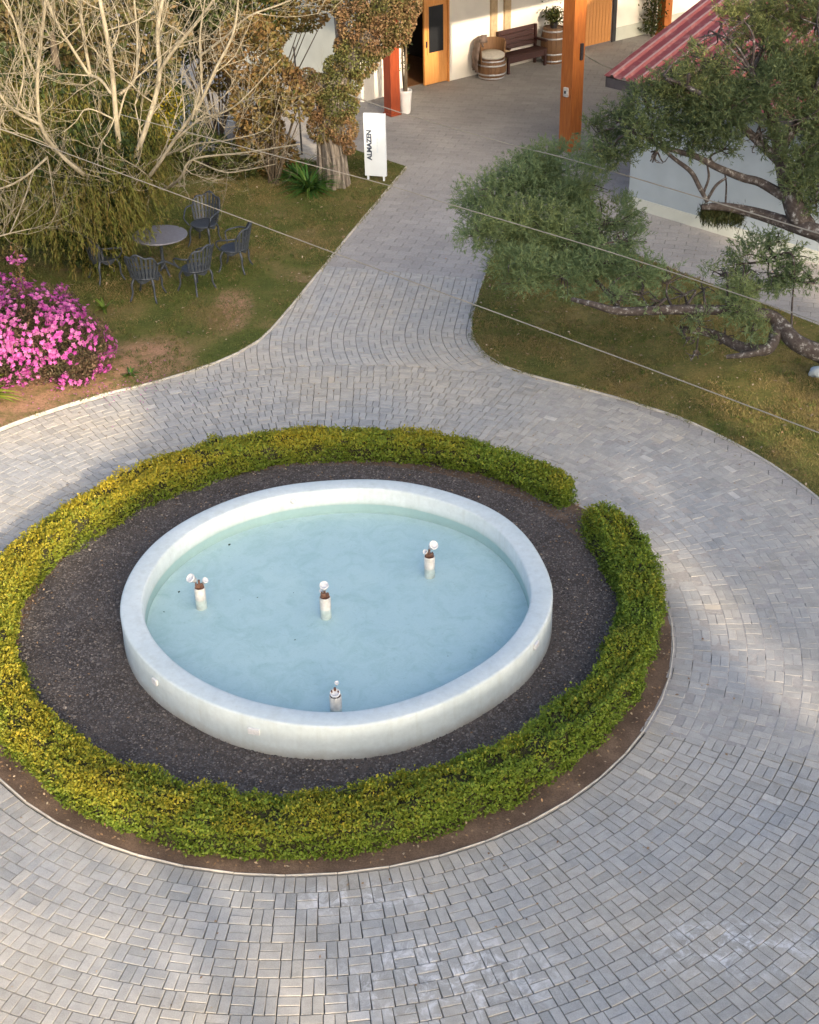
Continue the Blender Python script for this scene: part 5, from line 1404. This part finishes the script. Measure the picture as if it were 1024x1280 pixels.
gap(3.1, 16.4, 4.6, 12.0, .33, .97); gap(3.05, 18.1, 3.75, 16.5, .30, .95); gap(4.9, 20.9, 6.9, 16.6, .8, .97); gap(6.3, 27.5, 8.5, 22, .8, .95)
gap(4.5, 13.8, 4.9, 12.4, .22, .9); gap(-5.0, 13.0, -.9, 6.2, 1.5, .9); gap(-2.5, 33, -.3, 31.4, .5, .9)
gap(-.6, 34.6, .9, 32.4, .35, .9)
G = G[kp]; n = len(G)
y0 = R.uniform(-13, -6, n); t = (G[:, 1] - y0) / -SY; C = np.stack([G[:, 0] + SX * t, y0, te * t], 1)
wl = leafobj('woodland', C, R.normal(size=(n, 3)), R.uniform(.25, .45, n), R.uniform(.16, .28, n), M['wood'], R.random(n))
stuff(wl); wl['label'] = 'tall unseen woodland beyond the near side of the drive, shaped to cast the shade'
tb = TB()
for x, y, h in ((6.5, -9, 11), (11, -10, 17), (15.5, -8, 20), (20, -10, 20)):
    tb.tube([(x, y, -.1), (x + .2, y, h * .5), (x, y + .2, h)], [.4, .3, .12], 10, 4)
stuff(tb.build('woodland_trunks', M['barkdark'], wl))

# petals dropped round the azalea, ragged tufts leaning over the lawn edging
n = 240; C = np.stack([R.normal(-5.2, .8, n), R.normal(20.7, .45, n), np.full(n, .05)], 1)
o = leafobj('fallen_petals', C, R.normal(size=(n, 3)) * [1, 1, .1], .035, .025, M['azflower'], R.random(n), R.random(n), up=np.array([0, 0, 3.])); stuff(o); o['label'] = 'magenta petals dropped below the azalea'
for cv in (left_curve, right_curve):
    c = np.asarray(cv); d = np.r_[0, np.cumsum(np.linalg.norm(np.diff(c, axis=0), axis=1))]; n = int(d[-1] * 190)
    u = R.random(n) * d[-1]; kq = grid_noise(np.stack([u, u * 0], 1), 2.2, 97) > .42; u = u[kq]; n = len(u)
    Pq = np.stack([np.interp(u, d, c[:, 0]), np.interp(u, d, c[:, 1])], 1) + R.normal(0, .035, (n, 2)); h = R.uniform(.03, .085, n)
    D = R.normal(size=(n, 3)) * .8; D[:, 2] = .8
    V, F = leaves(np.stack([Pq[:, 0], Pq[:, 1], .01 + h * .35], 1), D, h, .009, .1)
    o = link('grass_edge', np_mesh('grass_edge', V, F, M['grass'], R.random(n), np.clip(R.normal(.4, .3, n), 0, 1))); stuff(o); o['label'] = 'ragged grass leaning over the lawn edging'

# coarser tufts and dry leaves on both lawns
for poly, bb, m_ in ((lawnL, (-8, 0, 20, 32), 2600), (lawnR, (1, 9, 15.8, 28), 2600)):
    T_ = np.stack([R.uniform(bb[0], bb[1], m_), R.uniform(bb[2], bb[3], m_)], 1); T_ = T_[inpoly(T_, poly) & (grid_noise(T_, 1.3, 98) > .45)]
    C = np.repeat(T_, 12, 0); n = len(C); C = C + R.normal(0, .03, (n, 2)); h = R.uniform(.04, .10, n); D = R.normal(size=(n, 3)) * .55; D[:, 2] = 1
    V, F = leaves(np.stack([C[:, 0], C[:, 1], .02 + h * .4], 1), D, h, .010, .1)
    o = link('grass_tufts', np_mesh('grass_tufts', V, F, M['grass'], R.random(n), np.repeat(np.clip(R.normal(.3, .4, len(T_)), 0, 1), 12))); stuff(o); o['label'] = 'coarse grass tufts on the lawn'
    C = np.stack([R.uniform(bb[0], bb[1], 1500), R.uniform(bb[2], bb[3], 1500), np.full(1500, .055)], 1); C = C[inpoly(C, poly) & (R.random(1500) < .6)]; n = len(C)
    o = leafobj('fallen_leaves', C, R.normal(size=(n, 3)) * [1, 1, .2], R.uniform(.03, .08, n), R.uniform(.02, .04, n), M['deadleaf'], R.random(n), R.random(n) ** 2, up=np.array([0, 0, 3.])); stuff(o); o['label'] = 'dry leaves lying on the lawn'
